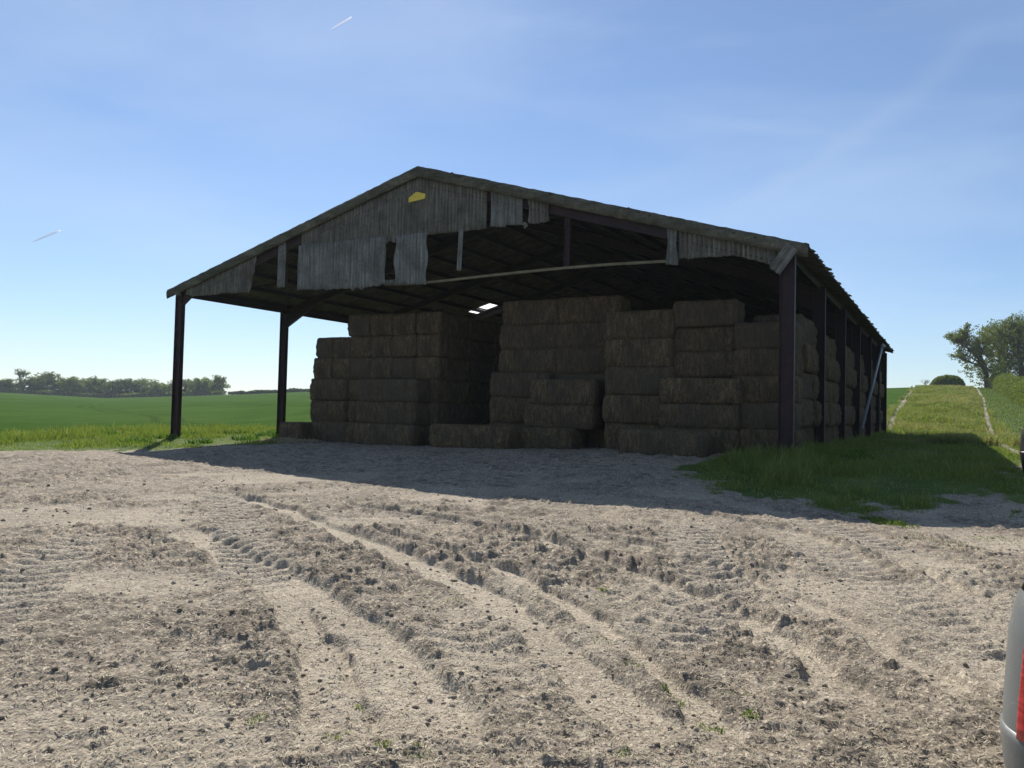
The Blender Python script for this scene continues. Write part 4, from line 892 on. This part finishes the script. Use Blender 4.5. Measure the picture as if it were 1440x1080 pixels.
# ------------------------------------------------------------------ parked cars
def car(X, Y, Z, heading, paint, label, name='parked_car'):
    root = empty(name, (X, Y, Z), -heading, label=label, cat='car')   # local +y forward, x right; origin at the rear-left corner on the ground
    zs = [.24, .34, .48, .62, .76, .90, 1.0, 1.06, 1.14, 1.28, 1.42, 1.52, 1.57, 1.60]
    W_ = np.interp(zs, [.24, .34, .5, .7, .92, 1.04, 1.2, 1.42, 1.54, 1.60], [.865, .885, .893, .895, .88, .845, .79, .71, .62, .45])
    R0 = np.interp(zs, [.24, .34, .5, .64, .9, 1.06, 1.3, 1.48, 1.56, 1.60], [.06, .02, .0, .03, .07, .12, .30, .52, .72, 1.0])
    F1 = np.interp(zs, [.24, .34, .5, .7, .88, 1.0, 1.06, 1.3, 1.48, 1.56, 1.60], [4.05, 4.2, 4.25, 4.2, 3.9, 3.3, 3.1, 2.75, 2.45, 2.2, 1.9])
    N = 72; cxm = .895
    def ring(w, r0, f1, z, off=0.0):
        out = []; yc = (r0+f1)/2; hl = (f1-r0)/2+off; w = w+off
        for k in range(N):
            a = 2*math.pi*k/N; c, s_ = math.cos(a), math.sin(a); e = 2/5.0
            out.append((cxm+w*math.copysign(abs(c)**e, c), yc+hl*math.copysign(abs(s_)**(2/7.0), s_), z))
        return out
    V = []
    for w, r0, f1, z in zip(W_, R0, F1, zs): V += ring(w, r0, f1, z)
    n = len(zs); F = [(i*N+k, i*N+(k+1) % N, (i+1)*N+(k+1) % N, (i+1)*N+k) for i in range(n-1) for k in range(N)]
    mp2 = NT('car_paint'); v = mp2.coord('Object'); cc = mp2.mix(mp2.ramp(mp2.noise(v, 3, 5, .7), [(.45, 0), (.7, .5)]), paint, [k*.75+.03 for k in paint])
    cc = mp2.mix(mp2.ramp(mp2.noise(v, 60, 3, .7), [(.64, 0), (.7, .6)]), cc, (.42, .38, .30)); mp2.out(cc, mp2.ramp(mp2.noise(v, 5, 5), [(.3, .30), (.7, .5)]), .4, .0)
    body = npmesh('body', V, [np.array(F), np.array([list(range((n-1)*N, n*N))]), np.array([list(range(N-1, -1, -1))])], mp2.m, root, True)
    dk = NT('black_trim'); dk.out(dk.mix(dk.noise(dk.coord('Object'), 8), (.012, .012, .013), (.03, .03, .03)), .55, .3)
    gl = NT('car_glass'); gl.out(gl.mix(gl.noise(gl.coord('Object'), 2), (.01, .012, .014), (.02, .024, .026)), .06, .6)
    rd = NT('red_lens'); rd.out(rd.ramp(rd.noise(rd.coord('Object', (1, 1, 30)), 2, 1), [(.4, (.34, .012, .012)), (.6, (.50, .03, .03))]), .12, .6); rd.b.inputs['Coat Weight'].default_value = .6
    am = NT('orange_lens'); am.out(am.mix(.5, (.5, .14, .01), (.62, .2, .02)), .15, .6)
    def patch(name, mat, za, zb, ka, kb, off, steps=8):
        V = []; ks = np.linspace(ka, kb, 14); zz = np.linspace(za, zb, steps)
        for o2 in (off, -.01):
            for z in zz:
                rg = ring(float(np.interp(z, zs, W_)), float(np.interp(z, zs, R0)), float(np.interp(z, zs, F1)), z, o2)+[None]
                for k in ks:
                    k0 = int(math.floor(k)) % N; f = k-math.floor(k); p, q = rg[k0], rg[(k0+1) % N]; V.append(tuple(p[i]*(1-f)+q[i]*f for i in range(3)))
        m_ = 14; b = m_*steps; F = [(i*m_+k, i*m_+k+1, (i+1)*m_+k+1, (i+1)*m_+k) for i in range(steps-1) for k in range(m_-1)]
        for k in range(m_-1): F += [(k, b+k, b+k+1, k+1), ((steps-1)*m_+k, (steps-1)*m_+k+1, b+(steps-1)*m_+k+1, b+(steps-1)*m_+k)]
        for i in range(steps-1): F += [(i*m_, (i+1)*m_, b+(i+1)*m_, b+i*m_), (i*m_+m_-1, b+i*m_+m_-1, b+(i+1)*m_+m_-1, (i+1)*m_+m_-1)]
        return npmesh(name, V, [np.array(F)], mat.m, root, True)
    # angles: k = 36 left side centre, 54 rear centre, 0/72 right side, 18 front
    patch('taillight', rd, .50, .88, 48.5, 50.3, .010); patch('taillight', rd, .50, .88, 57.7, 59.5, .010)
    patch('rear_window', gl, 1.10, 1.46, 48.2, 59.8, .006); patch('windscreen', gl, 1.10, 1.46, 11, 25, .006)
    patch('side_window', gl, 1.09, 1.43, 28.5, 45.0, .006); patch('side_window', gl, 1.09, 1.43, 63.0, 79.5, .006)
    patch('rear_bumper', mp2, .26, .515, 43.5, 64.5, .007); patch('front_bumper', mp2, .26, .52, 8, 28, .022)
    patch('headlight', NTWHITE, .66, .80, 9.2, 12.2, .012); patch('headlight', NTWHITE, .66, .80, 23.8, 26.8, .012)
    pt = NT('number_plate'); pt.out(pt.mix(pt.noise(pt.coord('Object'), 9), (.62, .50, .06), (.56, .45, .06)), .5, .3); patch('number_plate', pt, .62, .72, 52.6, 55.4, .026, 4)
    for sx in (.135, 1.655):
        for sy in (.78, 3.38):
            m = MB(); m.tube([(sx-.07, sy, .32), (sx-.06, sy, .32), (sx+.06, sy, .32), (sx+.07, sy, .32)], [.27, .32, .32, .27], 28); w = m.build('tyre', dk.m, root, True)
            m = MB(); sgn = -1 if sx < .9 else 1; m.tube([(sx+sgn*.04, sy, .32), (sx+sgn*.078, sy, .32)], [.20, .19], 20)
            for k in range(5): a = k*1.2566; m.bar((sx+sgn*.082, sy, .32), (sx+sgn*.082, sy+.18*math.cos(a), .32+.18*math.sin(a)), .012, .05, (1, 0, 0))
            rm = npmesh('rim', np.array([tuple(v) for v in m.V]), [np.array(m.Q), np.array(m.T)], MALLOY.m, w)
            m = MB(); m.tube([(sx-.072, sy, .34), (sx+.072, sy, .34)], .36, 28); m.build('wheel_arch', dk.m, root, True)
    for sgn in (-1, 1):
        m = MB(); x = cxm+sgn*.86; m.tube([(x, 2.9, 1.0), (x+sgn*.10, 2.88, 1.05)], .022, 8); m.tube([(x+sgn*.06, 2.86, 1.06), (x+sgn*.10, 2.85, 1.06), (x+sgn*.2, 2.85, 1.07), (x+sgn*.24, 2.86, 1.06)], [.03, .07, .065, .02], 12); m.build('door_mirror', dk.m, root, True)
    return root
NTWHITE = NT('clear_lens'); NTWHITE.out(NTWHITE.mix(NTWHITE.noise(NTWHITE.coord('Object'), 9), (.6, .6, .6), (.75, .75, .75)), .1, .6)
MALLOY = NT('alloy'); MALLOY.out(MALLOY.mix(MALLOY.noise(MALLOY.coord('Object'), 20), (.35, .35, .36), (.45, .45, .46)), .35, .5, .8)
D = 3.3; hd = math.radians(56); cz = float(terrain(2.6, 4.0))
# the bulge of its rear-left corner stands at the line of sight of photo x = 1405
ch, sh_ = math.cos(hd), math.sin(hd); X_ = 2.0
for it in range(30):
    q = []
    for k in range(200):
        a = 2*math.pi*k/200; lx_ = .895+.895*math.copysign(abs(math.cos(a))**.4, math.cos(a)); ly_ = 2.11+2.11*math.copysign(abs(math.sin(a))**(2/7), math.sin(a))
        wx, wy = X_+lx_*ch+ly_*sh_, D-lx_*sh_+ly_*ch+.25
        if wy > .3: q.append(wx/wy)
    X_ += ((1409-720)/FPX-min(q))*D*.7
car(X_, D+.25, cz, hd, (.15, .155, .15), 'dusty silver grey car at the right edge, only its rear corner and red lamp showing')
D2 = 19.0; X2 = (1432-720)/FPX*D2; car(X2-.14, D2, float(terrain(X2+1, D2+1)), math.radians(50), (.02, .02, .022), 'black car parked farther off, its corner just entering the right edge')
# ------------------------------------------------------------------ haze: thin spring air
hz = bpy.data.materials.new('air'); hz.use_nodes = True; hn = hz.node_tree.nodes; hn.remove(hn['Principled BSDF'])
pv = hn.new('ShaderNodeVolumePrincipled'); pv.inputs['Color'].default_value = (.80, .90, 1.0, 1); pv.inputs['Density'].default_value = .00022; pv.inputs['Anisotropy'].default_value = .2
hz.node_tree.links.new(pv.outputs[0], hn['Material Output'].inputs['Volume'])
m = MB(); m.box(-700, -60, -40, 700, 1200, 30); tag(m.build('haze', hz), kind='stuff')
